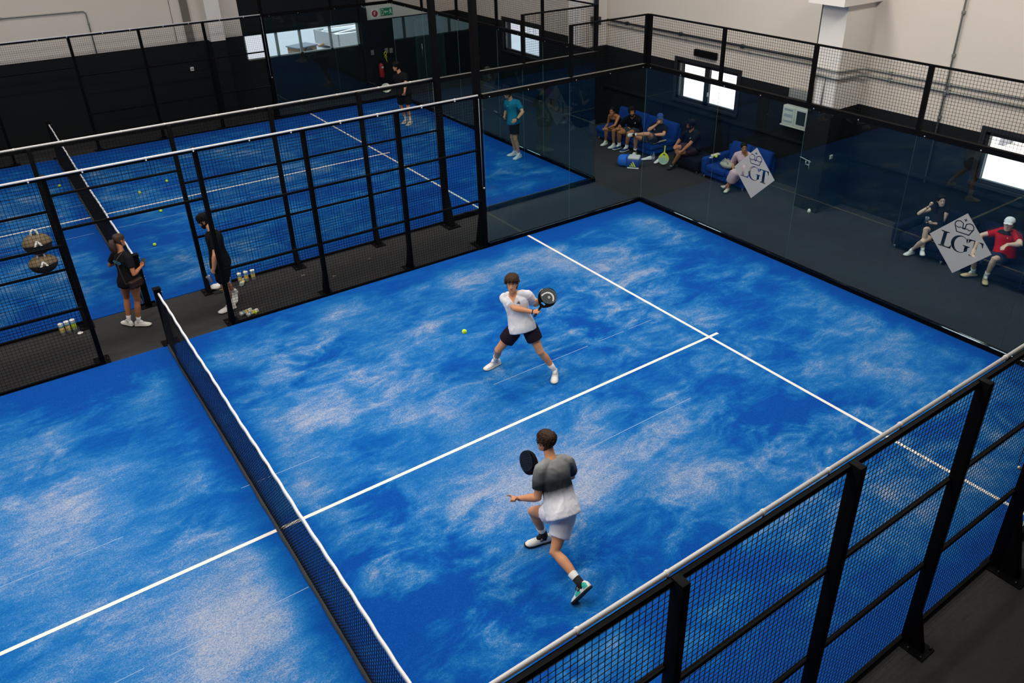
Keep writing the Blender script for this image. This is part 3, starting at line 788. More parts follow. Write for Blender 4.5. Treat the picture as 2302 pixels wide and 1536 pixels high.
def skin_mat(n, c): return mat(n, c, 0.55, spec=0.35, bump=0.08, bscale=120, var=0.06, vscale=14)
M_SKIN = {'fair': skin_mat('skin_fair', '#cf9169'), 'tan': skin_mat('skin_tan', '#b5744d'), 'pale': skin_mat('skin_pale', '#e0b8a0')}
M_HAIR = {'brown': mat('hair_brown', '#38220f', .6, spec=.3, bump=.8, bscale=160, var=.35, vscale=60), 'black': mat('hair_black', '#090706', .6, spec=.2, bump=.8, bscale=160, var=.3, vscale=60),
          'chest': mat('hair_chestnut', '#3a2212', .55, bump=.8, bscale=160, var=.35, vscale=50)}
M_EYEW = mat('eye_white', '#d9d2ca', .3); M_IRIS = mat('iris', '#1c120c', .25); M_LIP = mat('lips', '#96523f', .5)
M_SOCKW = mat('sock_white', '#e2dfdb', .9, bump=.4, bscale=250); M_SOCKB = mat('sock_black', '#101012', .9, bump=.4, bscale=250)
M_SHOEW = mat('shoe_white', '#e4e0da', .6, bump=.15, bscale=120); M_SOLEW = mat('sole_white', '#d5d2cb', .7); M_SOLEB = mat('sole_black', '#121214', .7)

HEAD_T = [(-.116, .020, .070, -.040), (-.107, .036, .086, -.012), (-.088, .049, .091, .022), (-.065, .057, .089, .045), (-.035, .0645, .088, .066), (0, .070, .086, .082),
          (.03, .074, .089, .093), (.06, .073, .084, .095), (.085, .063, .069, .083), (.103, .045, .046, .060), (.114, .020, .018, .028), (.117, .004, .003, .008)]
def head_uv(th, z):
    """surface point of the unit head: th = 0 front; returns (x right, y front, z up)"""
    T = HEAD_T
    z = min(max(z, T[0][0]), T[-1][0])
    for a, b in zip(T[:-1], T[1:]):
        if z <= b[0]: break
    f = (z - a[0]) / (b[0] - a[0])
    w, F, B = [a[i] + (b[i] - a[i]) * f for i in (1, 2, 3)]
    c = (F - B) / 2; h = (F + B) / 2
    s, k = math.sin(th), math.cos(th)
    e = .85
    return V((w * math.copysign(abs(s) ** e, s), c + h * math.copysign(abs(k) ** e, k), z))

class Person:
    def __init__(self, key, label, H, sex='m', look=(1, 0, 0), skin='fair', roll=0.0, bulk=1.0):
        self.P = {j: V(p) for j, p in zip(JN, POSE[key])}
        self.k = H / 1.78; self.H = H; self.sex = sex; self.bulk = bulk
        self.skin = M_SKIN[skin]
        lo = min(self.P['anR'], self.P['anL'], key=lambda p: p.z)
        base = V(((self.P['anR'].x + self.P['anL'].x) / 2, (self.P['anR'].y + self.P['anL'].y) / 2, 0))
        self.base = base
        self.root = thing('person', label, 'person', base)
        self.root['pose'] = key
        del self.root['pose']
        for j in self.P: self.P[j] = self.P[j] - base
        P = self.P
        up = ((P['head'] - P['neck']).normalized() * .55 + V((0, 0, 1)) * .45).normalized()
        f = V(look).normalized()
        up = (up - f * up.dot(f)); up.normalize()
        if roll: up = Quaternion(f, roll) @ up
        r = f.cross(up)
        self.hM = Matrix((r, f, up)).transposed().to_4x4(); self.hM.translation = P['head'] + f * .012 * self.k
        self.hs = self.k * (.97 if sex == 'm' else .94)
        # spine
        a, b = P['pelvis'], P['neck']
        rr = ((P['hipR'] - P['hipL']).normalized() + (P['shR'] - P['shL']).normalized()).normalized()
        self.fwd = (b - a).normalized().cross(rr).normalized()
        L0 = .288 * H; L = (b - a).length
        self.bul = -self.fwd * min(.11, .42 * math.sqrt(max(0, L0 * L0 - L * L)))
    # -- geometry helpers
    def spine(self, t):
        a, b = self.P['pelvis'], self.P['neck']
        q = a.lerp(b, t)
        if 0 < t < 1: q = q + self.bul * (4 * t * (1 - t)) * .5
        return q
    def torso(self, t0, t1, ease=0.0, n=10, flare=0.0, drape=False):
        m = [(-.16, .100, .085), (-.08, .150, .112), (0, .168, .120), (.12, .163, .114), (.3, .148, .104), (.45, .146, .103), (.6, .157, .110), (.75, .172, .116), (.86, .168, .106), (.94, .122, .082), (1.0, .068, .062), (1.06, .058, .058)]
        fm = [(-.16, .100, .085), (-.08, .155, .115), (0, .170, .120), (.12, .158, .110), (.3, .126, .092), (.45, .123, .092), (.6, .134, .106), (.72, .146, .118), (.86, .142, .092), (.94, .105, .072), (1.0, .056, .054), (1.06, .05, .05)]
        T = m if self.sex == 'm' else fm
        P = self.P
        hx = (P['hipR'] - P['hipL']).normalized(); sx = (P['shR'] - P['shL']).normalized()
        rings = []
        for i in range(n + 1):
            t = t0 + (t1 - t0) * i / n
            for a, b in zip(T[:-1], T[1:]):
                if t <= b[0]: break
            f = min(1, max(0, (t - a[0]) / (b[0] - a[0])))
            if drape and t < .04: a, b, f = T[2], T[3], .3
            w, d = [(a[q] + (b[q] - a[q]) * f) * self.k * self.bulk for q in (1, 2)]
            e = ease + flare * max(0, (.55 - t)) 
            w += e; d += e
            x = hx.lerp(sx, min(1, max(0, t))).normalized()
            d_ = (self.spine(min(1, max(0, t)) + .02) - self.spine(min(1, max(0, t)) - .02)).normalized()
            y = d_.cross(x).normalized(); x = y.cross(d_).normalized()
            c = self.spine(t)
            ring = []
            for k in range(28):
                a_ = 2 * PI * k / 28
                cx, sy = math.cos(a_), math.sin(a_)
                ring.append(c + x * (w * math.copysign(abs(cx) ** .85, cx)) + y * (d * math.copysign(abs(sy) ** .85, sy)))
            rings.append(ring)
        return rings
    def between(self, a, b, t): return self.P[a].lerp(self.P[b], t)
    def leg_pts(self, s, t1=2.0, ease=0.0, flare=0.0):
        """tube along thigh (0-1) and shin (1-2) up to t1"""
        k = self.k * (1.0 if self.sex == 'm' else .97) * (self.bulk * .5 + .5)
        prof = [(0, .088), (.12, .090), (.35, .084), (.65, .069), (.88, .057), (1.0, .055), (1.1, .050), (1.28, .056), (1.5, .049), (1.75, .037), (1.93, .033), (2.0, .035)]
        h, kn, an = self.P['hip' + s], self.P['kn' + s], self.P['an' + s]
        back = ((h - kn).normalized() + (an - kn).normalized())
        back = back.normalized() if back.length > .15 else -self.fwd
        pts, rs = [], []
        def at(t):
            for a, b in zip(prof[:-1], prof[1:]):
                if t <= b[0]: break
            f = (t - a[0]) / (b[0] - a[0]); r = a[1] + (b[1] - a[1]) * f
            p = h.lerp(kn, t) if t <= 1 else kn.lerp(an, t - 1)
            if 1 < t < 1.8: p = p + back * (.012 * k * math.sin((t - 1) / .8 * PI))
            if t == 1: p = p - back * .004
            return p, r * k + ease + flare * t
        ts = [q[0] for q in prof if q[0] < t1 - .03] + [t1]
        for t in ts:
            p, r = at(t); pts.append(p); rs.append(r)
        return pts, rs
    def arm_pts(self, s, t1=2.0, ease=0.0, flare=0.0):
        k = self.k * (1.0 if self.sex == 'm' else .84) * (self.bulk * .5 + .5)
        prof = [(0, .056), (.18, .057), (.5, .051), (.85, .043), (1.0, .042), (1.18, .047), (1.4, .043), (1.75, .032), (2.0, .028)]
        a, e, w = self.P['sh' + s], self.P['el' + s], self.P['wr' + s]
        pts, rs = [], []
        for t in [q[0] for q in prof if q[0] < t1 - .03] + [t1]:
            for p, q in zip(prof[:-1], prof[1:]):
                if t <= q[0]: break
            f = (t - p[0]) / (q[0] - p[0])
            pts.append(a.lerp(e, t) if t <= 1 else e.lerp(w, t - 1)); rs.append((p[1] + (q[1] - p[1]) * f) * k + ease + flare * t)
        return pts, rs
    def hand(self, mb, s, mode='relax', palm=None, axis=None):
        k = self.k * (1.0 if self.sex == 'm' else .92)
        w = self.P['wr' + s]; d = (self.P['hd' + s] - w).normalized()
        if palm is None: palm = (self.P['pelvis'] + V((0, 0, .1)) - w)
        n = V(palm); n = (n - d * n.dot(d)).normalized()
        side = d.cross(n) * (1 if s == 'R' else -1)      # towards the thumb
        rings = []
        for t, hw, th in ((-.01, .024, .020), (.015, .029, .018), (.045, .039, .0165), (.075, .042, .0145), (.092, .039, .0115)):
            c = w + d * t * k + n * (.004 * k)
            rings.append([c + side * (hw * k * math.cos(2 * PI * i / 14)) + n * (th * k * math.sin(2 * PI * i / 14)) for i in range(14)])
        mb.loft(rings)
        curls = {'relax': [(.25, .35, .25)] * 4, 'grip': [(1.25, 1.35, .8)] * 4, 'point': [(.05, .05, .05), (1.2, 1.4, .8), (1.3, 1.4, .8), (1.3, 1.4, .8)],
                 'flat': [(.05, .08, .05)] * 4, 'hold': [(.75, .8, .5)] * 4, 'clasp': [(.6, .9, .6)] * 4}[mode]
        for i, (off, ln) in enumerate(((.030, .070), (.010, .080), (-.0105, .074), (-.030, .058))):
            p = w + d * .088 * k + side * off * k + n * .003 * k
            ang = 0; pts = [p - d * .02 * k, p]; spread = side * (off * (2.2 if mode in ('relax', 'flat', 'point') else .6))
            for seg, c in zip((.44, .31, .25), curls[i]):
                ang += c
                v = (d * math.cos(ang) + n * math.sin(ang) + spread * math.cos(ang)).normalized()
                p = p + v * (ln * seg * k); pts.append(p)
            r = (.0098 if i < 3 else .0085) * k
            mb.tube(pts, [r * 1.05, r, r * .95, r * .88, r * .75], 9, round_ends=True)
        tp = w + d * .030 * k + side * .024 * k
        if mode in ('grip', 'hold', 'point', 'clasp'):
            v1 = (d * .75 + side * .45 + n * .6).normalized(); v2 = (d * .65 - side * .45 + n * .75).normalized()
        else:
            v1 = (d * .8 + side * .65 + n * .25).normalized(); v2 = (d * .95 + side * .25 + n * .25).normalized()
        a = tp + v1 * .042 * k; b = a + v2 * .030 * k; c = b + v2 * .022 * k
        mb.tube([tp - d * .01 * k, tp, a, b, c], [.014 * k, .0135 * k, .0115 * k, .0105 * k, .008 * k], 9, round_ends=True)
    def hp(self, th, z, t=0.0):
        q = head_uv(th, z); 
        c = V((0, .01, .0))
        if t:
            d = q - c; q = c + d * (1 + t / d.length)
        return self.hM @ (q * self.hs)
    # -- body (skin), one continuous surface
    def body(self, hands=('relax', 'relax'), palms=(None, None), voxel=.011, seatfix=False):
        mb = MB(); P = self.P; k = self.k
        mb.loft(self.torso(-.14, 1.0, 0, 16))
        mb.tube([P['neck'] - self.fwd * .005 - (P['neck'] - P['pelvis']).normalized() * .06, P['neck'].lerp(P['head'], .25), self.hM @ V((0, -.022, -.05)), self.hM @ V((0, -.016, .0))],
                [.075 * k, .056 * k, .052 * k, .05 * k] if self.sex == 'm' else [.06 * k, .047 * k, .044 * k, .045 * k], 16)
        for s in 'RL':
            pts, rs = self.arm_pts(s); mb.tube(pts, rs, 14, round_ends=True)
            mb.tube([self.spine(.93), P['sh' + s].lerp(P['neck'], .45) + V((0, 0, .0)), P['sh' + s]], [.062 * k, .058 * k, .05 * k] if self.sex == 'm' else [.052 * k, .047 * k, .042 * k], 14, round_ends=True)
            pts, rs = self.leg_pts(s); mb.tube(pts, rs, 16, round_ends=True)
            mb.tube([P['an' + s], P['an' + s].lerp(P['to' + s], .4) - V((0, 0, .012))], [.030 * k, .020 * k], 10, round_ends=True)
            i = 0 if s == 'R' else 1
            self.hand(mb, s, hands[i], palms[i])
        # head
        nz, nt = 26, 32
        rings = []
        for i in range(nz + 1):
            z = -.116 + .233 * i / nz
            rings.append([self.hp(2 * PI * j / nt, z) for j in range(nt)])
        mb.loft(rings)
        H = lambda x, y, z: self.hM @ (V((x, y, z)) * self.hs)
        mb.tube([H(0, .078, .018), H(0, .094, -.006), H(0, .104, -.028), H(0, .084, -.04)], [x * self.hs for x in (.008, .010, .0135, .010)], 10, round_ends=True)
        for sx in (-1, 1):
            mb.ell(H(sx * .009, .092, -.034), [.009 * self.hs] * 3, 8, 6)
            mb.ell(H(sx * .073, -.006, -.004), (.010 * self.hs, .019 * self.hs, .031 * self.hs), 10, 8, self.hM.to_3x3())
            mb.tube([H(sx * .012, .083, .027), H(sx * .034, .078, .031), H(sx * .052, .062, .026)], .0075 * self.hs, 8, round_ends=True)
        mb.ell(H(0, .084, -.066), (.022 * self.hs, .010 * self.hs, .006 * self.hs), 10, 6, self.hM.to_3x3())
        mb.ell(H(0, .082, -.10), (.018 * self.hs, .014 * self.hs, .012 * self.hs), 10, 6, self.hM.to_3x3())
        o = mb.build('body', self.skin, self.root)
        finish(o, voxel, 2)
        return o
    def face(self, brow='black', smile=False):
        H = lambda x, y, z: self.hM @ (V((x, y, z)) * self.hs); R3 = self.hM.to_3x3(); hs = self.hs
        for sx in (-1, 1):
            b = MB(); b.ell(H(sx * .031, .0735, .008), (.0135 * hs, .010 * hs, .0072 * hs), 12, 8, R3); e = b.build('eye', M_EYEW, self.root)
            b = MB(); b.ell(H(sx * .031, .0805, .008), (.0062 * hs, .0045 * hs, .0062 * hs), 10, 6, R3); b.build('iris', M_IRIS, e)
            b = MB(); b.tube([H(sx * .013, .0905, .0310), H(sx * .032, .0865, .0330), H(sx * .05, .0705, .027)], [.0035 * hs, .0042 * hs, .0025 * hs], 6, round_ends=True); b.build('eyebrow', M_HAIR[brow], self.root)
        b = MB()
        w = .027 if smile else .021
        b.tube([H(-w, .079, -.064 + (.006 if smile else 0)), H(-.01, .0925, -.0665), H(.01, .0925, -.0665), H(w, .079, -.064 + (.006 if smile else 0))], [.003 * hs, .0056 * hs, .0056 * hs, .003 * hs], 8, round_ends=True)
        b.build('mouth', M_LIP, self.root)
    def hair(self, style, color, rough=0.0, parts=()):
        nz, nt = 40, 56
        def hairline(th):
            a = abs((th + PI) % (2 * PI) - PI)
            if style in ('long', 'pony', 'bun'):
                return .072 if a < .25 else (.072 - (a - .25) * .075 if a < 1.25 else (-.01 if a < 1.75 else -.095))
            if style == 'curly': return .055 if a < .8 else (.055 - (a - .8) * .1 if a < 1.35 else (-.0 if a < 1.8 else -.075))
            return .066 if a < .75 else (.066 - (a - .75) * .1 if a < 1.35 else (.0 if a < 1.85 else -.078))
        thick = {'short': .014, 'curly': .026, 'pony': .008, 'long': .010, 'bun': .008}[style]
        rings = []
        for i in range(nz + 1):
            z = -.105 + .222 * i / nz
            ring = []
            for j in range(nt):
                th = 2 * PI * j / nt
                hl = hairline(th)
                q = head_uv(th, z)
                m = min(1, max(0, (z - hl) / .018 + .5))
                tt = thick * (1.0 + .5 * min(1, max(0, (z - .03) / .06)))
                if rough: tt += rough * (noise.noise(q * 32) * .8 + noise.noise(q * 70) * .4)
                ring.append(self.hp(th, z, -.014 + (tt + .014) * m))
            rings.append(ring)
        mb = MB(); mb.loft(rings)
        o = mb.build('hair', M_HAIR[color], self.root)
        H = lambda x, y, z: self.hM @ (V((x, y, z)) * self.hs)
        if style == 'pony':
            b = MB(); a = H(0, -.105, .02)
            for q in range(6):
                c = V((math.cos(q * 1.05), math.sin(q * 1.05), 0)) * .016
                b.tube([a, H(0, -.145, .01) + c * .7, H(0, -.155, -.06) + c * 1.3, H(0, -.14, -.13) + c * 1.5, H(0, -.125, -.19) + c * 1.1], [.014, .030, .034, .028, .008], 9, round_ends=True)
            b.build('ponytail', M_HAIR[color], o)
            b = MB(); b.lathe([(.014, -.008), (.021, -.004), (.021, .004), (.014, .008)], 12, H(0, -.112, .019), self.hM.to_3x3() @ V((0, -1, -.2))); b.build('hair_tie', M_SOCKB, o)
        if style == 'long':
            b = MB()
            for sx in (-1, 1):
                for q in range(4):
                    x = sx * (.03 + .016 * q)
                    b.tube([H(x * .8, -.075 + .006 * q, .03), H(x * 1.05, -.085 + .012 * q, -.06), H(x * 1.15, -.07 + .02 * q, -.15), H(x * 1.15, -.03 + .03 * q, -.25), H(x * 1.1, .0 + .03 * q, -.34)], [.026, .027, .025, .021, .006], 10, round_ends=True)
            b.build('hair_length', M_HAIR[color], o)
        if style == 'bun':
            b = MB(); b.ell(H(0, -.11, .0), (.035, .03, .035), 14, 10); b.build('hair_bun', M_HAIR[color], o)
        if style == 'short' and rough > .005:
            b = MB(); rr = random.Random(5)
            for q in range(420):
                th = rr.uniform(-PI, PI); a0 = abs(th); z = rr.uniform(.0, .112)
                if a0 < .8: z = max(z, .07)
                p0 = self.hp(th, z, .012); th2 = th + rr.uniform(-.22, .22); z2 = z - rr.uniform(.018, .04)
                p1 = self.hp(th2, (z + z2) / 2, .0185 + .006 * max(0, z) / .1); p2 = self.hp(th2 + rr.uniform(-.1, .1), max(z2, hairline(th2) - .004), .0165)
                b.tube([p0, p1, p2], [.003, .0042, .0008], 5)
            b.build('hair_locks', M_HAIR[color], o)
        if style == 'curly':
            b = MB(); rr = random.Random(11)
            for q in range(190):
                th = rr.uniform(-PI, PI); z = rr.uniform(.018, .114)
                if abs(th) < 1.0: z = max(z, .064)
                p0 = self.hp(th, z, .018); th2 = th + rr.uniform(-.35, .35); dz = rr.uniform(-.03, .01)
                b.tube([p0, self.hp((th + th2) / 2, z + dz * .3, .028 + rr.uniform(0, .010)), self.hp(th2, z + dz, .018)], [.006, .0095, .003], 6)
            for th, z in ((-.55, .058), (-.3, .052), (.35, .060), (.62, .056), (-.8, .05), (.85, .045)):
                b.tube([self.hp(th, z + .03, .026), self.hp(th * 1.05, z + .008, .022), self.hp(th * .95, z - .012, .012)], [.014, .011, .004], 8, round_ends=True)
            b.build('hair_curls', M_HAIR[color], o)
        return o
    def beard(self, color, thick=.006):
        nz, nt = 22, 44; rings = []
        for i in range(nz + 1):
            z = -.116 + .13 * i / nz; ring = []
            for j in range(nt):
                th = 2 * PI * j / nt; a = abs((th + PI) % (2 * PI) - PI)
                on = (z < -.072 and a < 2.0) or (z < -.048 and .42 < a < 1.9) or (z < .0 and 1.0 < a < 1.45) or (-.056 < z < -.044 and a < .42)
                ring.append(self.hp(th, z, thick if on else -.012))
            rings.append(ring)
        b = MB(); b.loft(rings); return b.build('beard', M_HAIR[color], self.root)
    def cap(self, m, brim_m=None):
        rings = []; nt = 40
        for i in range(23):
            z = .042 + .075 * i / 22
            rings.append([self.hp(2 * PI * j / nt, z, (.016 + .008 * math.sin(min(1, i / 22) * PI * .5)) if i else -.01) for j in range(nt)])
        b = MB(); b.loft(rings); c = b.build('cap', m, self.root)
        b = MB(); rs = []
        H = lambda x, y, z: self.hM @ (V((x, y, z)) * self.hs)
        for q, (y, hw) in enumerate(((.06, .072), (.095, .074), (.125, .066), (.148, .046), (.158, .018))):
            row = []
            for e in (.0035, -.0035):
                for x in ([-1, -.6, -.2, .2, .6, 1] if e > 0 else [1, .6, .2, -.2, -.6, -1]):
                    row.append(H(x * hw, y, .060 - .016 * x * x - (y - .06) * .14 + e))
            rs.append(row)
        b.loft(rs); b.build('brim', brim_m or m, c)
        return c
    # -- clothes
    def wrinkle(self, amp, sc=9.0, seed=0.0, stretch=(1, 1, .5)):
        def f(co, n):
            q = V((co.x * stretch[0], co.y * stretch[1], co.z * stretch[2])) * sc + V((seed, seed * 1.3, 0))
            r1 = 1 - abs(noise.noise(q * .9 + V((4, 2, 9)))) * 2.6; r2 = 1 - abs(noise.noise(q * 1.7 + V((1, 7, 3)))) * 3.0
            v = noise.noise(q * .8) * .5 + max(r1, 0) * .55 + max(r2, 0) * .25 - .3
            return n * (amp * v)
        return f
    def shirt(self, m, sleeve=.62, hem=-.02, ease=.016, voxel=.012, name='shirt', neck_v=0.0, top=.985, amp=.006, flare=.03, sl_ease=.018):
        mb = MB(); P = self.P; k = self.k
        mb.loft(self.torso(hem, top, ease, 18, flare, True))
        if sleeve > 0:
            for s in 'RL':
                pts, rs = self.arm_pts(s, sleeve, sl_ease - .004, .014); mb.tube(pts, rs, 16)
                mb.tube([self.spine(.92), P['sh' + s].lerp(P['neck'], .5), P['sh' + s]], [(.068 if self.sex == 'm' else .058) * k + ease * .4, (.06 if self.sex == 'm' else .052) * k + ease * .4, (.056 if self.sex == 'm' else .046) * k + ease * .5], 14, round_ends=True)
        else:
            for s in 'RL':
                mb.tube([self.spine(.88), P['sh' + s].lerp(P['neck'], .42)], [.06 * k, .047 * k], 12, round_ends=True)
        o = mb.build(name, m, self.root)
        wf = self.wrinkle(amp, 8.0, hem * 10)
        finish(o, voxel, 3, 0, wf)
        if neck_v > 0:
            nk = P['neck']; f = self.fwd; upd = (P['neck'] - P['pelvis']).normalized(); x = f.cross(upd).normalized()
            w = MB(); ps = []
            for q in (.0, .3):
                for dx, dz in ((-.064, .05), (.064, .05), (.062, .0), (.0, -neck_v), (-.062, .0)): ps.append(nk + f * q + x * dx * k + upd * dz * k)
            w.add(ps, [(0, 1, 2, 3, 4), (9, 8, 7, 6, 5)] + [(i, i + 5, (i + 1) % 5 + 5, (i + 1) % 5) for i in range(5)])
            wo = w.build('wedge', m); wo.parent = self.root
            bmw = bmesh.new(); bmw.from_mesh(wo.data); bmesh.ops.recalc_face_normals(bmw, faces=list(bmw.faces)); bmw.to_mesh(wo.data); bmw.free()
            bo = o.modifiers.new('b', 'BOOLEAN'); bo.operation = 'DIFFERENCE'; bo.object = wo; bo.solver = 'EXACT'
            finish(o)
            bpy.data.objects.remove(wo)
        return o
    def shorts(self, m, length=.5, ease=.020, waist=.14, voxel=.012, flare=.022, name='shorts', amp=.006):
        mb = MB()
        mb.loft(self.torso(-.15, waist, ease * .7, 8))
        for s in 'RL':
            pts, rs = self.leg_pts(s, length[s] if isinstance(length, dict) else length, ease, flare); mb.tube([self.P['pelvis'].lerp(pts[0], .7)] + pts, [rs[0]] + rs, 18)
        o = mb.build(name, m, self.root)
        finish(o, voxel, 3, 0, self.wrinkle(amp, 10, 4.0))
        return o
    def skirt(self, m, t1=.6, ease=.03, voxel=.014, name='skirt', amp=.008, waist=.2):
        """one tube round both legs down to t1 (0-1 thigh, 1-2 shin)"""
        mb = MB(); mb.loft(self.torso(-.15, waist, ease * .6, 8))
        n = 10
        for s in 'RL':
            pts, rs = self.leg_pts(s, t1, ease, .012); mb.tube(pts, rs, 16)
        rings = []
        for i in range(n + 1):
            t = t1 * i / n
            def at(s): return self.P['hip' + s].lerp(self.P['kn' + s], t) if t <= 1 else self.P['kn' + s].lerp(self.P['an' + s], t - 1)
            a, b_ = at('R'), at('L'); c = (a + b_) / 2; x = (a - b_); hw = x.length / 2 + .05; 
            d = (self.P['knR'] + self.P['knL'] - self.P['hipR'] - self.P['hipL']) if t <= 1 else (self.P['anR'] + self.P['anL'] - self.P['knR'] - self.P['knL'])
            d.normalize(); x = (x - d * x.dot(d)); x = x.normalized() if x.length > 1e-4 else V((0, 1, 0)); y = d.cross(x)
            rings.append([c + x * (hw * math.cos(2 * PI * q / 18)) + y * ((.085 - .02 * min(t, 1)) * math.sin(2 * PI * q / 18)) for q in range(18)])
        mb.loft(rings)
        o = mb.build(name, m, self.root)
        finish(o, voxel, 4, 0, self.wrinkle(amp, 12, 2.0))
        return o
    def foot_frame(self, s):
        P = self.P; a, t, kn = P['an' + s], P['to' + s], P['kn' + s]
        if abs(a.z - .05 * self.H) < .035 and t.z < .07:
            n = V((0, 0, 1)); d = V((t.x - a.x, t.y - a.y, 0)).normalized(); o = V((a.x, a.y, .004))
        else:
            v = (t - a).normalized(); side = v.cross(kn - a).normalized()
            d = Quaternion(side, math.radians(15)) @ v
            n = side.cross(d).normalized()
            if n.dot(kn - a) < 0: n = -n
            o = a - n * .05 * self.H
            low = min((o + d * x).z for x in (-.07, .20))
            if low < .004: o = o + V((0, 0, .004 - low))
        return o, d, d.cross(n), n          # origin below the ankle, forward, right side, up
    SH = [(-.082, .016, .052), (-.074, .028, .078), (-.054, .036, .100), (-.015, .039, .104), (.025, .040, .094), (.06, .043, .080), (.10, .048, .066), (.14, .050, .056), (.178, .045, .048), (.205, .032, .038), (.219, .014, .022)]
    def shoe_pt(self, fr, x, ang, off=0.0):
        """point on the upper: ang 0 = right side at the sole, pi/2 = top, pi = left side"""
        o, d, sd, n = fr; k = self.k * (1 if self.sex == 'm' else .92)
        T = self.SH; x = min(max(x, T[0][0]), T[-1][0])
        for a, b in zip(T[:-1], T[1:]):
            if x <= b[0]: break
        f = (x - a[0]) / (b[0] - a[0]); w = a[1] + (b[1] - a[1]) * f; h = a[2] + (b[2] - a[2]) * f
        c, s_ = math.cos(ang), math.sin(ang)
        return o + (d * x + sd * ((w + off) * math.copysign(abs(c) ** .75, c)) + n * (.014 + (h - .014 + off) * abs(s_) ** .8)) * k
    def shoes(self, m, sole=None, sock=None, sock_top=.30, sock2=None, split=0.0, laces=None, sides='RL'):
        k = self.k * (1 if self.sex == 'm' else .92)
        for s in sides:
            fr = self.foot_frame(s)
            o, d, sd, n = fr
            rings = []
            for x, w, h in self.SH:
                rings.append([self.shoe_pt(fr, x, PI * q / 14) for q in range(15)] + [o + (d * x - sd * w * .9 + n * .006) * k, o + (d * x + sd * w * .9 + n * .006) * k])
            b = MB(); b.loft(rings); sh = b.build('shoe', m, self.root)
            b = MB(); rings = []
            for x, w, h in self.SH:
                xx = x * 1.02; lift = .006 if x > .19 else 0
                rings.append([o + (d * xx + sd * (w + .004) * e + n * z) * k for e, z in ((-1, .0 + lift), (-1.04, .012 + lift), (-1, .022 + lift), (1, .022 + lift), (1.04, .012 + lift), (1, .0 + lift))])
            b.loft(rings); b.build('sole', sole or M_SOLEW, sh)
            b = MB()
            for q in range(5):
                x = .035 + .018 * q
                b.tube([self.shoe_pt(fr, x, PI / 2 + e, .003) for e in (-.55, -.2, .2, .55)], .0026 * k, 6, round_ends=True)
            b.tube([self.shoe_pt(fr, .03, PI / 2, .004), self.shoe_pt(fr, .03, PI / 2 + .4, .014), self.shoe_pt(fr, .045, PI / 2 + .9, .012)], .0025 * k, 6, round_ends=True)
            b.build('laces', laces or M_SOCKW, sh)
            if sock is not None:
                an, kn = self.P['an' + s], self.P['kn' + s]
                top = an.lerp(kn, sock_top)
                r0, r1 = .041 * k, .043 * k + .004 * (sock_top > .25)
                lo_ = o + (n * .045 - d * .005) * k
                b = MB(); b.tube([lo_, an.lerp(kn, .02), an.lerp(kn, sock_top * .5), top], [.036 * k, r0, r0 * .98, r1], 16)
                b.tube([an + n * .01, an.lerp(self.P['to' + s], .30) + n * .004 * k], [.038 * k, .030 * k], 12, round_ends=True)
                so = b.build('sock', sock if sock2 is None else sock, self.root)
                if sock2 is not None:
                    b = MB(); b.tube([lo_, an.lerp(kn, .02), an.lerp(kn, split)], [.038 * k, r0 + .002, r0 + .002], 16); b.tube([an + n * .01, an.lerp(self.P['to' + s], .32) + n * .004 * k], [.040 * k, .032 * k], 12, round_ends=True); b.build('sock_foot', sock2, so)
            yield s, fr, sh

# ---- rackets
def egg(w, h, n=44):
    """padel racket outline: round top, tapering to the throat; y from 0 (throat) to h"""
    pts = []
    for i in range(n):
        a = 2 * PI * i / n
        x, y = math.sin(a), -math.cos(a)
        yy = (y + 1) / 2
        f = 1.0 if yy > .5 else .62 + .38 * math.sin(PI * yy)
        pts.append((x * w / 2 * f, yy * h))
    return pts
HOLES = []
for iy in range(9):
    for ix in range(-4, 5):
        x = ix * .0235 + (.0117 if iy % 2 else 0); y = .105 + iy * .0195
        if (x / .104) ** 2 + ((y - .187) / .090) ** 2 < 1: HOLES.append((x, y))
def racket(label, centre, axis, normal, face, rim, grip, logo=None, logo_m=None, holes=True):
    """centre of the head, axis grip->head, normal of the face"""
    centre, axis, normal = V(centre), V(axis).normalized(), V(normal)
    normal = (normal - axis * normal.dot(axis)).normalized()
    x = axis.cross(normal)
    M = frame((0, 0, 0), x, axis)
    t = thing('padel_racket', label, 'racket', centre)
    T = Matrix.Translation(V((0, -.165, 0)))
    outl = egg(.262, .30)
    throat = [(-.028, .045), (.028, .045), (.034, .066), (0, .076), (-.034, .066)]
    hs = [circle(hx, hy, .0062, 8) for hx, hy in HOLES] if holes else []
    flat_obj('rim', [outl, egg2(.244, .210), throat], rim, M @ T, .0185, .0, t)
    flat_obj('core', [egg2(.246, .212)], M_SOCKB, M @ T, .010, 0, t)
    flat_obj('face', [egg2(.2445, .2105)] + hs, face, M @ T, .0175, 0, t)
    b = MB(); W = M @ T
    b.tube([W @ V((0, .035, 0)), W @ V((0, .0, 0)), W @ V((0, -.03, 0))], [.022, .017, .0155], 12); b.build('throat', rim, t)
    b = MB(); b.tube([W @ V((0, -.03, 0)), W @ V((0, -.14, 0)), W @ V((0, -.15, 0))], [.0155, .0155, .018], 12, round_ends=True); b.build('grip', grip, t)
    if logo is not None:
        for zz in ((.0172,) if normal is not None else ()):
            flat_obj('logo', logo, logo_m, M @ T @ Matrix.Translation(V((0, 0, zz + .001))), .0006, 0, t)
    return t
def egg2(w, h, n=40):
    """face outline of a racket head, y from 0.088"""
    pts = []
    for i in range(n):
        s, c = math.sin(2 * PI * i / n), math.cos(2 * PI * i / n)
        pts.append((w / 2 * s * (1 - .22 * max(0, c) ** 2), .084 + (1 - c) / 2 * h))
    return pts

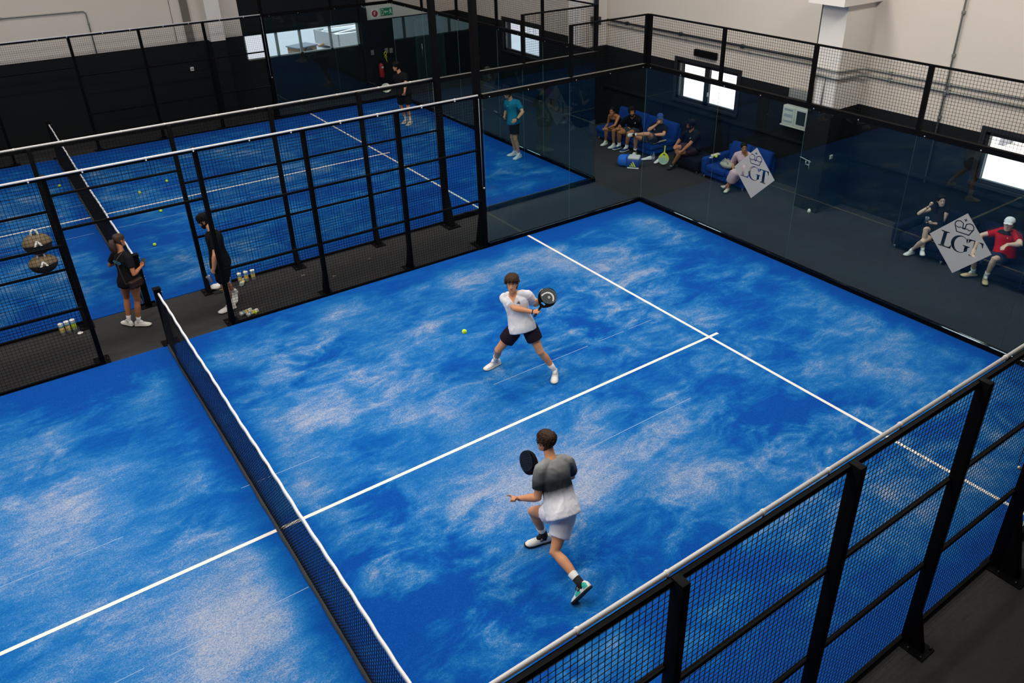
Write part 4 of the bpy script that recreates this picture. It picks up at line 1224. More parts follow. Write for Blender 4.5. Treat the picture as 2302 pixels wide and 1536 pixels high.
# ---------------------------------------------------------------- furniture along the right wall
def sofa(label, y0, y1, m, x0=12.2, x1=13.25, seat=.35, back=.76, ncush=2, arms=(False, False), cat='sofa'):
    t = thing('sofa' if cat == 'sofa' else 'armchair', label, cat, ((x0 + x1) / 2, (y0 + y1) / 2, ZF))
    ox, oy = (x0 + x1) / 2, (y0 + y1) / 2
    a, c, w, h = x0 - ox, x1 - ox, y0 - oy, y1 - oy
    b = MB(); b.box((a + .04, w + .03, .08), (c - .02, h - .03, .20), bev=.02); b.build('base', m, t)
    n = ncush; aw = .16
    wa, ha = w + (aw if arms[0] else 0), h - (aw if arms[1] else 0)
    for k in range(n):
        p = wa + (ha - wa) * k / n; q = wa + (ha - wa) * (k + 1) / n
        b = MB(); b.box((a, p + .006, .19), (c - .22, q - .006, seat + .01), bev=.055); b.build('seat_cushion', m, t)
        M = Matrix.Translation(V((c - .2, 0, .33))) @ Matrix.Rotation(.22, 4, 'Y')
        b = MB(); b.box((-.09, p + .004, -.1), (.09, q - .004, back - .33), M=M, bev=.06); b.build('back_cushion', m, t)
    b = MB(); b.box((c - .1, w + .01, .1), (c, h - .01, back - .14), bev=.03); b.build('back_frame', m, t)
    for on, p, q in ((arms[0], w, w + aw), (arms[1], h - aw, h)):
        if on:
            b = MB(); b.box((a + .02, p, .1), (c - .05, q, .5), bev=.05); b.build('armrest', m, t)
    for x in (a + .09, c - .09):
        for y in (w + .09, h - .09):
            b = MB(); b.lathe([(.022, 0), (.026, .09)], 10, (x, y, 0)); b.build('leg', M_STEEL, t)
    return t
sofa('long royal blue sofa under the two-pane window, three people sitting on it', 7.0, 9.25, M_VELVET, ncush=2)
sofa('royal blue two-seat sofa holding the woman in pink and a grey bag', 3.95, 5.32, M_VELVET, ncush=2, arms=(False, True), back=.78)
sofa('dark navy armchair with the woman in black dress sitting in it', -.85, .28, M_VELVETD, ncush=1, arms=(True, True), cat='armchair')
sofa('dark navy armchair with the boy in red shirt sitting in it', -2.55, -1.02, M_VELVETD, ncush=1, arms=(True, False), cat='armchair')
t = thing('pouf', 'navy blue square pouf carrying the man in patterned shorts', 'stool', (12.62, 5.86, ZF))
b = MB(); b.box((-.36, -.42, .06), (.36, .42, .345), bev=.05); b.build('cushion', M_VELVETD, t)
for x in (-.28, .28):
    for y in (-.33, .33):
        b = MB(); b.lathe([(.02, 0), (.024, .07)], 10, (x, y, 0)); b.build('leg', M_STEEL, t)

# ---------------------------------------------------------------- the people
M_TEEW = mat('tee_white', '#dcdade', .85, spec=.15, bump=.25, bscale=14, var=.04, vscale=5)
M_TEEB = mat('tee_black', '#0c0d10', .85, spec=.2, bump=.25, bscale=14)
M_SHORTB = mat('shorts_black', '#0f1013', .8, spec=.2, bump=.25, bscale=14)
M_PLUM = mat('shorts_plum', '#1b0e1e', .8, spec=.2, bump=.25, bscale=14)
M_SHORTW = mat('shorts_white', '#e0dfe4', .85, spec=.15, bump=.25, bscale=14)
M_TEAL = mat('tee_teal', '#0c6c86', .8, spec=.2, bump=.25, bscale=14, var=.08, vscale=5)
M_NAVY = mat('polo_navy', '#0b0e18', .85, spec=.15, bump=.2, bscale=14)
M_REDTEE = mat('tee_red', '#c3141c', .8, spec=.2, bump=.25, bscale=14, var=.06, vscale=5)
M_NAVYSH = mat('shorts_navy', '#0e1a3c', .8, bump=.25, bscale=14)
M_PINK = mat('robe_pink', '#d6aeb4', .85, bump=.4, bscale=60, var=.08, vscale=30)
M_CREAM = mat('shoe_cream', '#d9c9b0', .6); M_SAND = mat('shoe_sand', '#cfae80', .6); M_SHOENAVY = mat('shoe_navy', '#10305e', .6)
M_GREYSH = mat('shorts_grey', '#2b2e38', .85, bump=.2, bscale=14)
M_FLORAL = mat('shorts_dark_floral', '#2a1026', .8, var=.9, vscale=22)

def gradient_tee(p):
    """tee whose dye runs light grey -> charcoal -> white down the body"""
    m = bpy.data.materials.new('tee_dip_dyed'); m.use_nodes = True
    nt = m.node_tree; N = nt.nodes; L = nt.links; b = N['Principled BSDF']; b.inputs['Roughness'].default_value = .85; b.inputs['Specular IOR Level'].default_value = .15
    tc = N.new('ShaderNodeTexCoord'); sub = N.new('ShaderNodeVectorMath'); sub.operation = 'SUBTRACT'; sub.inputs[1].default_value = p.P['neck']
    L.new(tc.outputs['Object'], sub.inputs[0])
    ax = (p.P['pelvis'] - p.P['neck']); ln = ax.length; ax.normalize()
    dt = N.new('ShaderNodeVectorMath'); dt.operation = 'DOT_PRODUCT'; dt.inputs[1].default_value = ax / ln
    L.new(sub.outputs[0], dt.inputs[0])
    nz = N.new('ShaderNodeTexNoise'); nz.inputs['Scale'].default_value = 9; L.new(tc.outputs['Object'], nz.inputs['Vector'])
    ma = N.new('ShaderNodeMath'); ma.operation = 'MULTIPLY_ADD'; L.new(nz.outputs['Fac'], ma.inputs[0]); ma.inputs[1].default_value = .08; L.new(dt.outputs['Value'], ma.inputs[2])
    cr = N.new('ShaderNodeValToRGB'); e = cr.color_ramp.elements
    e[0].position = .02; e[0].color = srgb('#8b8b8a'); e[1].position = .30; e[1].color = srgb('#5b5d5e')
    for ps, c in ((.47, '#22282d'), (.60, '#20262c'), (.78, '#c2c3cb'), (.90, '#e2e1e6')):
        q = cr.color_ramp.elements.new(ps); q.color = srgb(c)
    L.new(ma.outputs[0], cr.inputs[0]); L.new(cr.outputs[0], b.inputs['Base Color'])
    n2 = N.new('ShaderNodeTexNoise'); n2.inputs['Scale'].default_value = 14; L.new(tc.outputs['Object'], n2.inputs['Vector'])
    bp = N.new('ShaderNodeBump'); bp.inputs['Strength'].default_value = .25; bp.inputs['Distance'].default_value = .01; L.new(n2.outputs['Fac'], bp.inputs['Height']); L.new(bp.outputs[0], b.inputs['Normal'])
    return m

def patch(name, parent, M, splines, m, th=.0008):
    return flat_obj(name, splines, m, M, th, 0, parent)
BARS3 = [[(-.5, -.42), (-.2, -.42), (-.32, -.18), (-.5, -.26)], [(-.12, -.42), (.18, -.42), (-.12, .2), (-.30, .1)], [(.26, -.42), (.56, -.42), (.1, .5), (-.06, .40)]]
def sc(splines, k, dx=0, dy=0): return [[(x * k + dx, y * k + dy) for x, y in s] for s in splines]
def on_body(obj, root_pt, d):
    """surface point and normal of obj hit from root-space root_pt along d"""
    hit, loc, nor, _ = obj.ray_cast(V(root_pt), V(d).normalized())
    return (loc, nor) if hit else (V(root_pt), -V(d))

SWOOSH = [(-.5, .02), (-.38, -.14), (-.2, -.16), (.5, .2), (-.12, .02), (-.3, .0), (-.36, .1), (-.3, .22), (-.44, .14)]

# 1 the player in white, two-handed backhand
p = Person('white', 'man in white shirt and dark shorts hitting a backhand with both hands', 1.80, 'm', look=(-.66, -.74, .06))
aw = V((.66, -.08, .745)).normalized()
dR = (p.P['hdR'] - p.P['wrR']).normalized()
palmR = aw.cross(dR)
nR = (palmR - dR * palmR.dot(dR)).normalized()
p.body(('grip', 'flat'), (palmR, V((.2, -.6, .3))), .0075)
p.face('brown'); p.hair('curly', 'brown', .010)
o = p.shirt(M_TEEW, sleeve=.72, hem=-.10, ease=.016, voxel=.008, neck_v=.105, amp=.017, flare=.03)
ch = p.spine(.80) - (p.P['shR'] - p.P['shL']).normalized() * .075
loc, nor = on_body(o, ch + p.fwd * .5, -p.fwd)
if nor.dot(p.fwd) < 0: nor = -nor
upv = V((0, 0, 1)); patch('shirt_logo', o, frame(loc + nor * .004, upv.cross(nor), upv), sc(BARS3, .05), mat('print_dark', '#1c1d22', .7))
p.shorts(M_PLUM, .56, .024, .16, .010, .035)
for s, fr, sh in p.shoes(M_SHOEW, mat('sole_cream', '#d8d1c2', .7), M_SOCKW, .34, laces=mat('lace_pink', '#d9b7b0', .8)):
    for sgn in (0, 1):
        b = MB(); g = [[p.shoe_pt(fr, x, (a if sgn else PI - a), .0015) for a in (.45, .7, .95)] for x in (-.02, .01, .04, .07)]
        for i in range(3):
            for j in range(2): b.add([g[i][j], g[i + 1][j], g[i + 1][j + 1], g[i][j + 1]], [(0, 1, 2, 3)])
        b.build('side_panel', mat('shoe_pale_blue', '#b9c6d6', .6), sh)
b = MB(); wr = p.P['wrR']; dd = (p.P['wrR'] - p.P['elR']).normalized()
b.lathe([(.030, -.006), (.0345, -.005), (.0345, .006), (.030, .007)], 18, wr - dd * .012, dd); b.build('wristband', M_SOCKB, p.root)
hc = p.base + p.P['wrR'] + dR * .078 + nR * .022
HEADLOGO = [[(-.075, .14), (-.060, .135), (-.052, .165), (-.036, .192), (-.012, .208), (.014, .21), (.038, .200), (.055, .182), (.066, .158), (.081, .162), (.070, .192), (.048, .216), (.016, .227), (-.018, .224), (-.046, .206), (-.064, .178)], circle(.012, .172, .014, 14), circle(.012, .172, .006, 10)]
viewn = V((-.46, -.75, .47))
racket('black and grey padel racket held up by the man in white shirt', hc + aw * .245, aw, viewn, mat('racket_charcoal', '#565a58', .5), M_BLACK, mat('grip_black', '#0d0d0f', .8), [[(x * 1.22, (y - .17) * 1.22 + .178) for x, y in q] for q in HEADLOGO], M_SIGNW)

# 2 the player in grey and white, seen from behind
p = Person('grey', 'man seen from behind in grey and white shirt, white shorts, lunging with pointing hand', 1.82, 'm', look=(-.38, .92, -.05))
ag = V((-.02, .96, .10)).normalized()
dR = (p.P['hdR'] - p.P['wrR']).normalized(); palmR = ag.cross(dR)
nR = (palmR - dR * palmR.dot(dR)).normalized()
p.body(('grip', 'point'), (palmR, V((.1, -.2, -1))), .0075)
p.face('brown'); p.hair('short', 'brown', .010)
p.shirt(gradient_tee(p), sleeve=.70, hem=-.12, ease=.022, voxel=.008, amp=.017, flare=.02)
p.shorts(M_SHORTW, {'R': .66, 'L': .30}, .022, .16, .010, .035)
M_MINT = mat('shoe_mint', '#23ae9e', .55)
for s, fr, sh in p.shoes(M_SHOEW, M_SOLEB, M_SOCKW, .36, M_SOCKB, .20):
    for nm, x0, x1, a0, a1, m in (('heel_panel', -.075, -.02, .15, 1.0, M_MINT), ('toe_panel', .03, .105, .15, 1.0, M_MINT)):
        if s == 'L': m = M_SHOEW
        for flip in (0, 1):
            b = MB(); g = [[p.shoe_pt(fr, x0 + (x1 - x0) * i / 4, abs(flip * PI - (a0 + (a1 - a0) * j / 3)), .0025) for j in range(4)] for i in range(5)]
            for i in range(4):
                for j in range(3): b.add([g[i][j], g[i + 1][j], g[i + 1][j + 1], g[i][j + 1]], [(0, 1, 2, 3)])
            b.build(nm, m, sh)
    for flip in (0, 1):
        b = MB(); pts = [p.shoe_pt(fr, x * -.12 + .0, abs(flip * PI - (.62 + y * 1.2)), .005) for x, y in SWOOSH]
        b.add(pts, [tuple(range(len(pts)))]); b.build('swoosh', M_SOCKB, sh)
hc = p.base + p.P['wrR'] + dR * .078 + nR * .022
racket('black padel racket half hidden behind the shoulder of the man in grey and white', hc + ag * .245 + V((-.05, -.0, .05)), ag, V((-.9, -.05, .25)), mat('racket_black', '#101214', .5), M_BLACK, MATS['grip_black'])

# 3 the woman with a phone in the aisle
p = Person('phone', 'woman with ponytail in black shirt and shorts standing in the aisle with a phone', 1.70, 'f', look=(.86, .42, -.2), skin='tan')
p.body(('hold', 'hold'), (V((0, .3, .8)), V((0, 0, .6))), .010)
p.face('brown'); p.hair('pony', 'chest', .002)
o = p.shirt(M_TEEB, sleeve=.62, hem=-.14, ease=.014, voxel=.011, amp=.010, flare=.045)
loc, nor = on_body(o, p.spine(.72) - p.fwd * .5, p.fwd)
if nor.dot(p.fwd) > 0: nor = -nor
patch('back_print', o, frame(loc + nor * .012, V((0, 0, 1)).cross(nor), V((0, 0, 1))), [[(-.09, .02), (-.05, .045), (0, .03), (.06, .035), (.09, .0), (.04, -.03), (-.02, -.02), (-.07, -.01)]], mat('print_teal', '#2b6f86', .7))
p.shorts(M_SHORTB, .20, .018, .16, .012, .01)
list(p.shoes(M_SHOEW, M_SOLEW, M_SOCKW, .24))
ph = p.base + p.P['hdR'] + V((0, 0, .03))
t = thing('phone', 'dark mobile phone held up by the woman with ponytail', 'phone', ph)
M = frame((0, 0, 0), V((.8, -.5, .0)), V((.45, .5, .62)))
b = MB(); b.box((-.036, -.075, -.004), (.036, .075, .004), M=M, bev=.004); b.build('case', mat('phone_black', '#141518', .3), t)
b = MB(); b.box((-.032, -.07, .004), (.032, .07, .0046), M=M); b.build('screen', mat('phone_screen', '#3a3f46', .1), t)
hb = p.base + p.P['hipR'] + V((.0, -.16, .02))
t = thing('shoulder_bag', 'small brown leather bag hanging at the hip of the woman with ponytail', 'bag', hb)
M_BROWN = mat('brown_leather', '#2f170c', .55, bump=.2, bscale=80)
M = frame((0, 0, 0), (.85, .5, 0), (0, 0, 1))
b = MB(); b.box((-.11, -.065, -.03), (.11, .065, .03), M=M, bev=.018); b.build('pouch', M_BROWN, t)
b = MB(); b.box((-.112, -.0, -.034), (.112, .068, .034), M=M, bev=.012); b.build('flap', M_BROWN, t)
b = MB(); rel = lambda q: p.base + q - hb
pts = [rel(p.spine(t_) - p.fwd * ((.165 if t_ < .7 else .145 if t_ < .9 else .10)) + (p.P['shR'] - p.P['shL']).normalized() * x) for t_, x in ((.03, .10), (.3, .075), (.6, .05), (.85, .03))]
b.tube([V((-.0, .02, .05))] + pts + [rel(p.P['shR'].lerp(p.P['neck'], .5) + V((0, 0, .075)))], .008, 6); b.build('strap', M_BROWN, t)

# 4 the man with a plastic cup
p = Person('cup', 'bearded man in black walking through the aisle with a plastic cup', 1.84, 'm', look=(-.78, .40, -.42), skin='fair')
p.body(('relax', 'hold'), (None, V((.4, .2, .0))), .010)
p.face('black'); p.hair('short', 'black', .006); p.beard('black', .007)
p.shirt(M_TEEB, sleeve=.72, hem=-.12, ease=.020, voxel=.011, amp=.010, flare=.035)
p.shorts(M_SHORTB, .80, .03, .16, .012, .02)
list(p.shoes(M_SHOEW, M_SOLEW, M_SOCKW, .22))
t = thing('plastic_cup', 'clear plastic cup carried low by the bearded man in black', 'cup', p.base + p.P['hdL'] + V((-.02, -.01, -.05)))
b = MB(); b.lathe([(.03, -.06), (.032, -.058), (.040, .05), (.043, .055), (.040, .055), (.031, -.05), (.001, -.05)], 18, (0, 0, 0), (-.35, .1, 1)); b.build('cup', mat('clear_plastic', '#dfe6ea', .15, trans=.85), t)

# 5 the man in black on the far court
p = Person('far', 'smiling man all in black with a racket on the farther court', 1.80, 'm', look=(-.80, .50, -.12), skin='fair')
far_hand = p.base + p.P['wrR'] + (p.P['hdR'] - p.P['wrR']).normalized() * .08
af = V((-.83, .30, .12)).normalized()
dR = (p.P['hdR'] - p.P['wrR']).normalized()
p.body(('grip', 'relax'), (af.cross(dR) if af.cross(dR).length > .2 else None, None), .012)
p.face('black', True); p.hair('curly', 'black', .010)
p.shirt(M_TEEB, .72, -.12, .032, .013, flare=.05)
p.shorts(M_SHORTB, .78, .03, .16, .013, .02)
list(p.shoes(M_CREAM, M_SOLEW, M_SOCKW, .30))
racket('pale green and orange padel racket held by the man on the farther court', far_hand + af * .245, af, V((-.5, -.72, .45)), mat('racket_sage', '#8fa487', .5), mat('racket_cream', '#c9cfba', .5), M_SOCKW,
       [[(-.07, .11), (-.03, .10), (.03, .17), (.06, .22), (.02, .24), (-.04, .17)]], mat('racket_orange', '#d2622b', .5), holes=False)

# 6 the man in teal
p = Person('teal', 'man in teal shirt and black shorts standing before glass on the farther court', 1.82, 'm', look=(-.80, .58, -.14), skin='fair')
teal_hand = p.base + p.P['wrR'] + (p.P['hdR'] - p.P['wrR']).normalized() * .08
at_ = V((-.62, -.10, .55)).normalized()
dR = (p.P['hdR'] - p.P['wrR']).normalized()
p.body(('grip', 'relax'), (at_.cross(dR), None), .011)
p.face('brown'); p.hair('short', 'brown', .008)
o = p.shirt(M_TEAL, .72, -.10, .024, .012, flare=.04)
loc, nor = on_body(o, p.spine(.78) - (p.P['shR'] - p.P['shL']).normalized() * .07 + p.fwd * .5, -p.fwd)
if nor.dot(p.fwd) < 0: nor = -nor
patch('shirt_logo', o, frame(loc + nor * .006, V((0, 0, 1)).cross(nor), V((0, 0, 1))), [[(-.025, -.008), (.005, -.012), (.025, .014), (-.005, .012)]], mat('print_aqua', '#5cc0c8', .6))
p.shorts(M_SHORTB, .66, .03, .16, .012, .03)
list(p.shoes(M_SHOEW, M_SOLEW, M_SOCKW, .12))
b = MB(); wr = p.P['wrL']; dd = (p.P['wrL'] - p.P['elL']).normalized()
b.lathe([(.027, -.012), (.032, -.010), (.032, .010), (.027, .012)], 16, wr - dd * .015, dd); b.lathe([(.001, 0), (.02, .0), (.02, .012), (.001, .013)], 14, wr - dd * .015 + V((-.01, -.028, .005)), V((-.3, -.9, .2))); b.build('watch', M_SOCKB, p.root)
racket('black padel racket held edge-on by the man in teal shirt', teal_hand + at_ * .245, at_, V((.35, -.1, .9)), MATS['racket_black'], mat('racket_edge', '#4a4547', .5), MATS['grip_black'], holes=False)

# 7-13 the seated people
p = Person('tank', 'woman in black tank top leaning forward at left end of long sofa', 1.66, 'f', look=(-.82, -.52, -.05), skin='tan')
p.body(('clasp', 'clasp'), (V((0, -.2, -.6)), V((0, .3, -.6))), .010); p.face('black'); p.hair('bun', 'black', .002)
p.shirt(M_TEEB, 0, -.08, .012, .011, name='tank_top', top=.84, amp=.004, flare=.02); p.shorts(M_SHORTB, .35, .016, .16, .012, .01)
list(p.shoes(M_SHOEW, M_SOLEW, M_SOCKW, .14))
b = MB(); dd = (p.P['wrL'] - p.P['elL']).normalized(); b.lathe([(.024, -.01), (.030, -.008), (.030, .008), (.024, .01)], 14, p.P['wrL'] - dd * .02, dd); b.build('watch', M_SOCKB, p.root)

p = Person('polo', 'bearded man in navy polo shirt with folded hands on the long sofa', 1.82, 'm', look=(-.62, -.72, -.02), skin='tan', bulk=1.1)
p.body(('clasp', 'clasp'), (V((0, -.2, -.6)), V((0, .3, -.6))), .011); p.face('black'); p.hair('short', 'black', .007); p.beard('black', .009)
o = p.shirt(M_NAVY, .75, .02, .022, .013, name='polo_shirt', flare=.04); p.shorts(M_GREYSH, .62, .026, .16, .013, .02)
loc, nor = on_body(o, p.spine(.78) - (p.P['shR'] - p.P['shL']).normalized() * .08 + p.fwd * .5, -p.fwd)
if nor.dot(p.fwd) < 0: nor = -nor
patch('shirt_logo', o, frame(loc + nor * .006, V((0, 0, 1)).cross(nor), V((0, 0, 1))), [[(-.008, -.02), (.008, -.02), (.012, .02), (-.006, .02)]], M_SIGNW)
list(p.shoes(M_SHOENAVY, M_SOLEW, M_SOCKW, .22, M_SOCKW, .1))

p = Person('cap', 'man in blue cap with one leg crossed, hand on chin, on the long sofa', 1.80, 'm', look=(-.64, -.72, -.02), skin='fair')
p.body(('clasp', 'relax'), (V((.2, 0, .1)), V((0, 0, -1))), .011); p.face('brown'); p.hair('short', 'brown', .003)
p.cap(mat('cap_blue', '#1a3f7d', .8), mat('cap_brim', '#203f77', .8))
o = p.shirt(M_TEEB, .66, .02, .022, .013, flare=.04); p.shorts(M_GREYSH, .66, .026, .16, .013, .02)
loc, nor = on_body(o, p.spine(.55) + p.fwd * .5, -p.fwd)
if nor.dot(p.fwd) < 0: nor = -nor
patch('shirt_print', o, frame(loc + nor * .008, V((0, 0, 1)).cross(nor), V((0, 0, 1))), [[(-.03, -.09), (.04, -.10), (.05, -.03), (.03, .04), (.04, .11), (.0, .09), (-.03, .02)], [(-.01, -.07), (.03, -.075), (.03, -.05), (-.005, -.045)]], M_SIGNW)
gl = M_SHOEW
for s, fr, sh in p.shoes(M_SHOEW, M_SOLEW, M_SOCKW, .18, M_SOCKB, .06, laces=mat('lace_orange', '#e07038', .7)): pass

p = Person('pouf', 'dark-haired man in black shirt and patterned shorts on the navy pouf', 1.80, 'm', look=(-.86, .42, -.12), skin='tan', bulk=1.06)
p.body(('relax', 'relax'), (V((0, .2, -.8)), V((0, -.2, -.8))), .011); p.face('black'); p.hair('short', 'black', .008); p.beard('black', .007)
o = p.shirt(M_TEEB, .74, .02, .024, .013, flare=.05); p.shorts(M_FLORAL, .72, .03, .16, .013, .02)
loc, nor = on_body(o, p.spine(.72) - (p.P['shR'] - p.P['shL']).normalized() * .08 + p.fwd * .5, -p.fwd)
if nor.dot(p.fwd) < 0: nor = -nor
patch('shirt_logo', o, frame(loc + nor * .006, V((0, 0, 1)).cross(nor), V((0, 0, 1))), [[(-.025, -.02), (.025, -.02), (.012, .025)]], M_SIGNW)
b = MB()
for sx in (-1, 1):
    b.tube([p.hM @ (V((sx * .031 + .022 * math.cos(a), .094 - .004 * abs(math.cos(a)), .006 + .017 * math.sin(a))) * p.hs) for a in [2 * PI * i / 12 for i in range(13)]], .002, 5)
    b.tube([p.hM @ (V(q) * p.hs) for q in ((sx * .053, .09, .008), (sx * .078, .0, .01))], .002, 5)
b.build('glasses', M_SOCKB, p.root)
list(p.shoes(mat('shoe_black', '#121214', .6), M_SOLEB, M_SOCKB, .08))

p = Person('pink', 'woman in long pink robe dress sitting on the two-seat sofa behind the sticker', 1.68, 'f', look=(-.60, -.78, -.06), skin='tan')
p.body(('relax', 'relax'), (V((0, 0, -1)), V((0, 0, -1))), .011); p.face('black', True); p.hair('bun', 'black', .002)
p.shirt(M_PINK, 1.25, -.06, .026, .013, name='robe_top', neck_v=.13, flare=.02, sl_ease=.028); p.skirt(M_PINK, 1.55, .045, .014, 'robe_skirt')
list(p.shoes(M_CREAM, mat('sole_green', '#2f6f58', .7)))

p = Person('black', 'woman with long dark hair in black sleeveless dress, legs crossed, in navy armchair', 1.68, 'f', look=(-.66, -.74, -.02), skin='pale')
p.body(('clasp', 'hold'), (V((-.1, -.2, .3)), V((0, 0, .8))), .010); p.face('black', True); p.hair('long', 'black', .003)
p.shirt(M_TEEB, .06, -.05, .014, .011, name='dress_top', top=.99, amp=.004); p.skirt(M_TEEB, .58, .022, .013, 'dress_skirt')
list(p.shoes(M_SHOEW, M_SOLEW, M_SOCKW, .06))
b = MB(); dd = (p.P['wrR'] - p.P['elR']).normalized(); b.lathe([(.025, -.006), (.029, -.005), (.029, .005), (.025, .006)], 14, p.P['wrR'] - dd * .05, dd); b.build('bracelet', M_BROWN, p.root)
b = MB()
for sx in (-1, 1):
    b.ell(p.hM @ (V((sx * .036, .07, .098)) * p.hs), (.03, .012, .02), 12, 8, p.hM.to_3x3())
    b.tube([p.hM @ (V((sx * .06, .06, .1)) * p.hs), p.hM @ (V((sx * .082, .0, .07)) * p.hs)], .003, 6)
b.build('sunglasses', M_SOCKB, p.root)
t = thing('drinking_glass', 'dark drink glass held on her lap by the woman in black dress', 'cup', p.base + p.P['hdL'] + V((.0, .01, .07)))
b = MB(); b.lathe([(.027, -.055), (.03, -.053), (.034, .05), (.031, .05), (.027, -.045), (.001, -.045)], 16); b.build('tumbler', mat('tinted_glass', '#8fa3b5', .1, trans=.8), t)
b = MB(); b.lathe([(.001, -.044), (.0265, -.044), (.029, .02), (.001, .02)], 14); b.build('drink', mat('dark_drink', '#14202c', .2), t)

p = Person('red', 'boy in red shirt and white cap lounging in the right-hand navy armchair', 1.78, 'm', look=(-.93, -.22, .08), skin='pale')
p.body(('relax', 'relax'), (V((0, .2, -.8)), V((0, -.2, -.8))), .010); p.face('brown'); p.hair('short', 'brown', .003)
p.cap(mat('cap_white', '#e6e4e2', .85))
o = p.shirt(M_REDTEE, .64, .03, .018, .012, flare=.04)
nk = p.P['neck']; upd = (p.P['neck'] - p.P['pelvis']).normalized()
b = MB(); rg = p.torso(.90, 1.0, .034, 5); b.loft(rg); c_ = b.build('collar', M_SOCKB, o)
sxd = (p.P['shR'] - p.P['shL']).normalized()
for s, sg in (('R', 1), ('L', -1)):
    a, e = p.P['sh' + s], p.P['el' + s]; dd = (e - a).normalized(); ov = (V((0, 0, 1)) - dd * dd.z).normalized(); sd = dd.cross(ov)
    for k in (-1, 0, 1):
        b = MB(); q = [a + dd * x + ov * (.078 if x > .02 else .072) * .98 + sd * (k * .024) for x in (-.02, .06, .12, .185)]
        b.tube(q, .006, 6, round_ends=True); b.build('shoulder_stripe', M_SOCKB, o)
loc, nor = on_body(o, p.spine(.78) + p.fwd * .5, -p.fwd)
if nor.dot(p.fwd) < 0: nor = -nor
patch('shirt_logo', o, frame(loc + nor * .008, V((0, 0, 1)).cross(nor), V((0, 0, 1))), [[(-.014, -.014), (.014, -.014), (.0, .018)]], mat('print_gold', '#e0c56a', .6))
p.shorts(M_NAVYSH, .78, .034, .16, .013, .02)
list(p.shoes(M_SAND, M_SOLEB, M_SOCKW, .26, laces=M_SOCKB))

# ---------------------------------------------------------------- balls and small things
def ball(loc, label, group=None):
    o = BALL.copy() if BALL is not None else None
    t = thing('tennis_ball', label, 'ball', loc, rz=random.random() * 6, group=group)
    if BALL is None:
        b = MB(); b.ell((0, 0, 0), (.0335, .0335, .0335), 24, 16); b.build('felt', M_BALL, t)
        b = MB(); pts = []
        for i in range(41):
            a = 2 * PI * i / 40; q = V((math.cos(a) + .32 * math.cos(3 * a), math.sin(a) - .32 * math.sin(3 * a), .93 * math.sin(2 * a))).normalized() * .0333
            pts.append(q)
        b.tube(pts, .0013, 5); b.build('seam', M_SEAMW, t)
    else:
        for ch in BALL.children:
            c = ch.copy(); COL.objects.link(c); c.parent = t
    return t
BALL = None
BALL = ball((2.93, .71, 1.215), 'yellow tennis ball in flight in front of the man in white')
for x, y, lb in ((1.83, 12.96, 'yellow ball on the farther court, farthest one right of its net'), (1.12, 12.53, 'yellow ball on the farther court nearest to its centre line, right of net'),
                 (1.24, 11.01, 'yellow ball on the farther court just over the doorway lintel height, right of net'), (.69, 9.17, 'yellow ball on the farther court nearest to the woman with ponytail'),
                 (-.33, 14.23, 'yellow ball left of the farther net, the upper one of two'), (-.58, 13.57, 'yellow ball left of the farther net, the lower one of two')):
    ball((x, y, .0335), lb, 'balls lying on the farther court')
ball((1.40, 5.17, .022), 'yellow ball on the aisle floor beside two fallen ball cans')

M_CAN = mat('ball_can_plastic', '#c9d6c8', .2, trans=.35); M_CANL = mat('can_label', '#cdb56a', .5); M_CANB = mat('can_band_blue', '#4c86a8', .5); M_LIDW = mat('can_lid', '#e8e6e0', .5)
def can(loc, label, lid=True, lying=None, h=.20, body=None, lab=None):
    t = thing('ball_can', label, 'ball can', loc)
    if lying is not None:
        t.rotation_euler = (PI / 2, 0, lying); t.location = (loc[0], loc[1], loc[2] + .038)
    b = MB(); b.lathe([(.03, 0), (.037, .003), (.037, h), (.034, h + .002)], 18); b.build('tube', body or M_CAN, t)
    b = MB(); b.lathe([(.0375, h * .34), (.0378, h * .345), (.0378, h * .72), (.0375, h * .725)], 18); b.build('label', lab or M_CANL, t)
    b = MB(); b.lathe([(.0376, h * .74), (.0379, h * .745), (.0379, h * .86), (.0376, h * .865)], 18); b.build('band', M_CANB, t)
    if lid:
        b = MB(); b.lathe([(.038, h - .005), (.0395, h - .003), (.0395, h + .010), (.036, h + .013)], 18); b.build('lid', M_LIDW, t)
    return t
can((1.56, 6.47, ZF), 'ball can standing by the fence, leftmost of three in a row')
can((1.68, 6.47, ZF), 'ball can standing by the fence, middle one of three in a row')
can((1.80, 6.46, ZF), 'white-lidded ball can standing by the fence, rightmost of three in a row')
can((1.53, 6.33, ZF), 'ball can lying in front of the three standing cans', lying=2.6)
can((1.36, 6.42, ZF), 'blue bottle-like can with white lid behind the legs of the bearded man', body=mat('can_blue', '#123f86', .35), lab=mat('can_blue_label', '#1b58a8', .4))
can((1.38, 5.30, ZF), 'fallen white ball can beside the fence foot, the farther of two', lying=-1.35, body=M_LIDW, lab=M_CANL)
can((1.46, 5.22, ZF), 'fallen white ball can beside the fence foot, the nearer of two', lying=-1.25, body=M_LIDW, lab=M_CANL)
can((-1.36, 6.40, ZF), 'ball can standing by the aisle fence left of doorway, leftmost of three')
can((-1.27, 6.43, ZF), 'ball can standing by the aisle fence left of doorway, middle one of three')
can((-1.18, 6.44, ZF), 'ball can standing by the aisle fence left of doorway, rightmost of three', lab=mat('can_lime', '#a9bd2c', .5))
t = thing('can_lid', 'white plastic lid lying alone on the dark aisle floor', 'lid', (-1.13, 6.3, ZF))
b = MB(); b.lathe([(.040, 0), (.042, .004), (.042, .012), (.038, .014), (.001, .012)], 20); b.build('disc', M_LIDW, t)
t = thing('wallet', 'black wallet lying on the aisle floor by a fence post', 'wallet', (1.13, 6.36, ZF))
b = MB(); b.box((-.08, -.05, 0), (.08, .05, .018), bev=.006); b.build('cover', M_SOCKB, t)
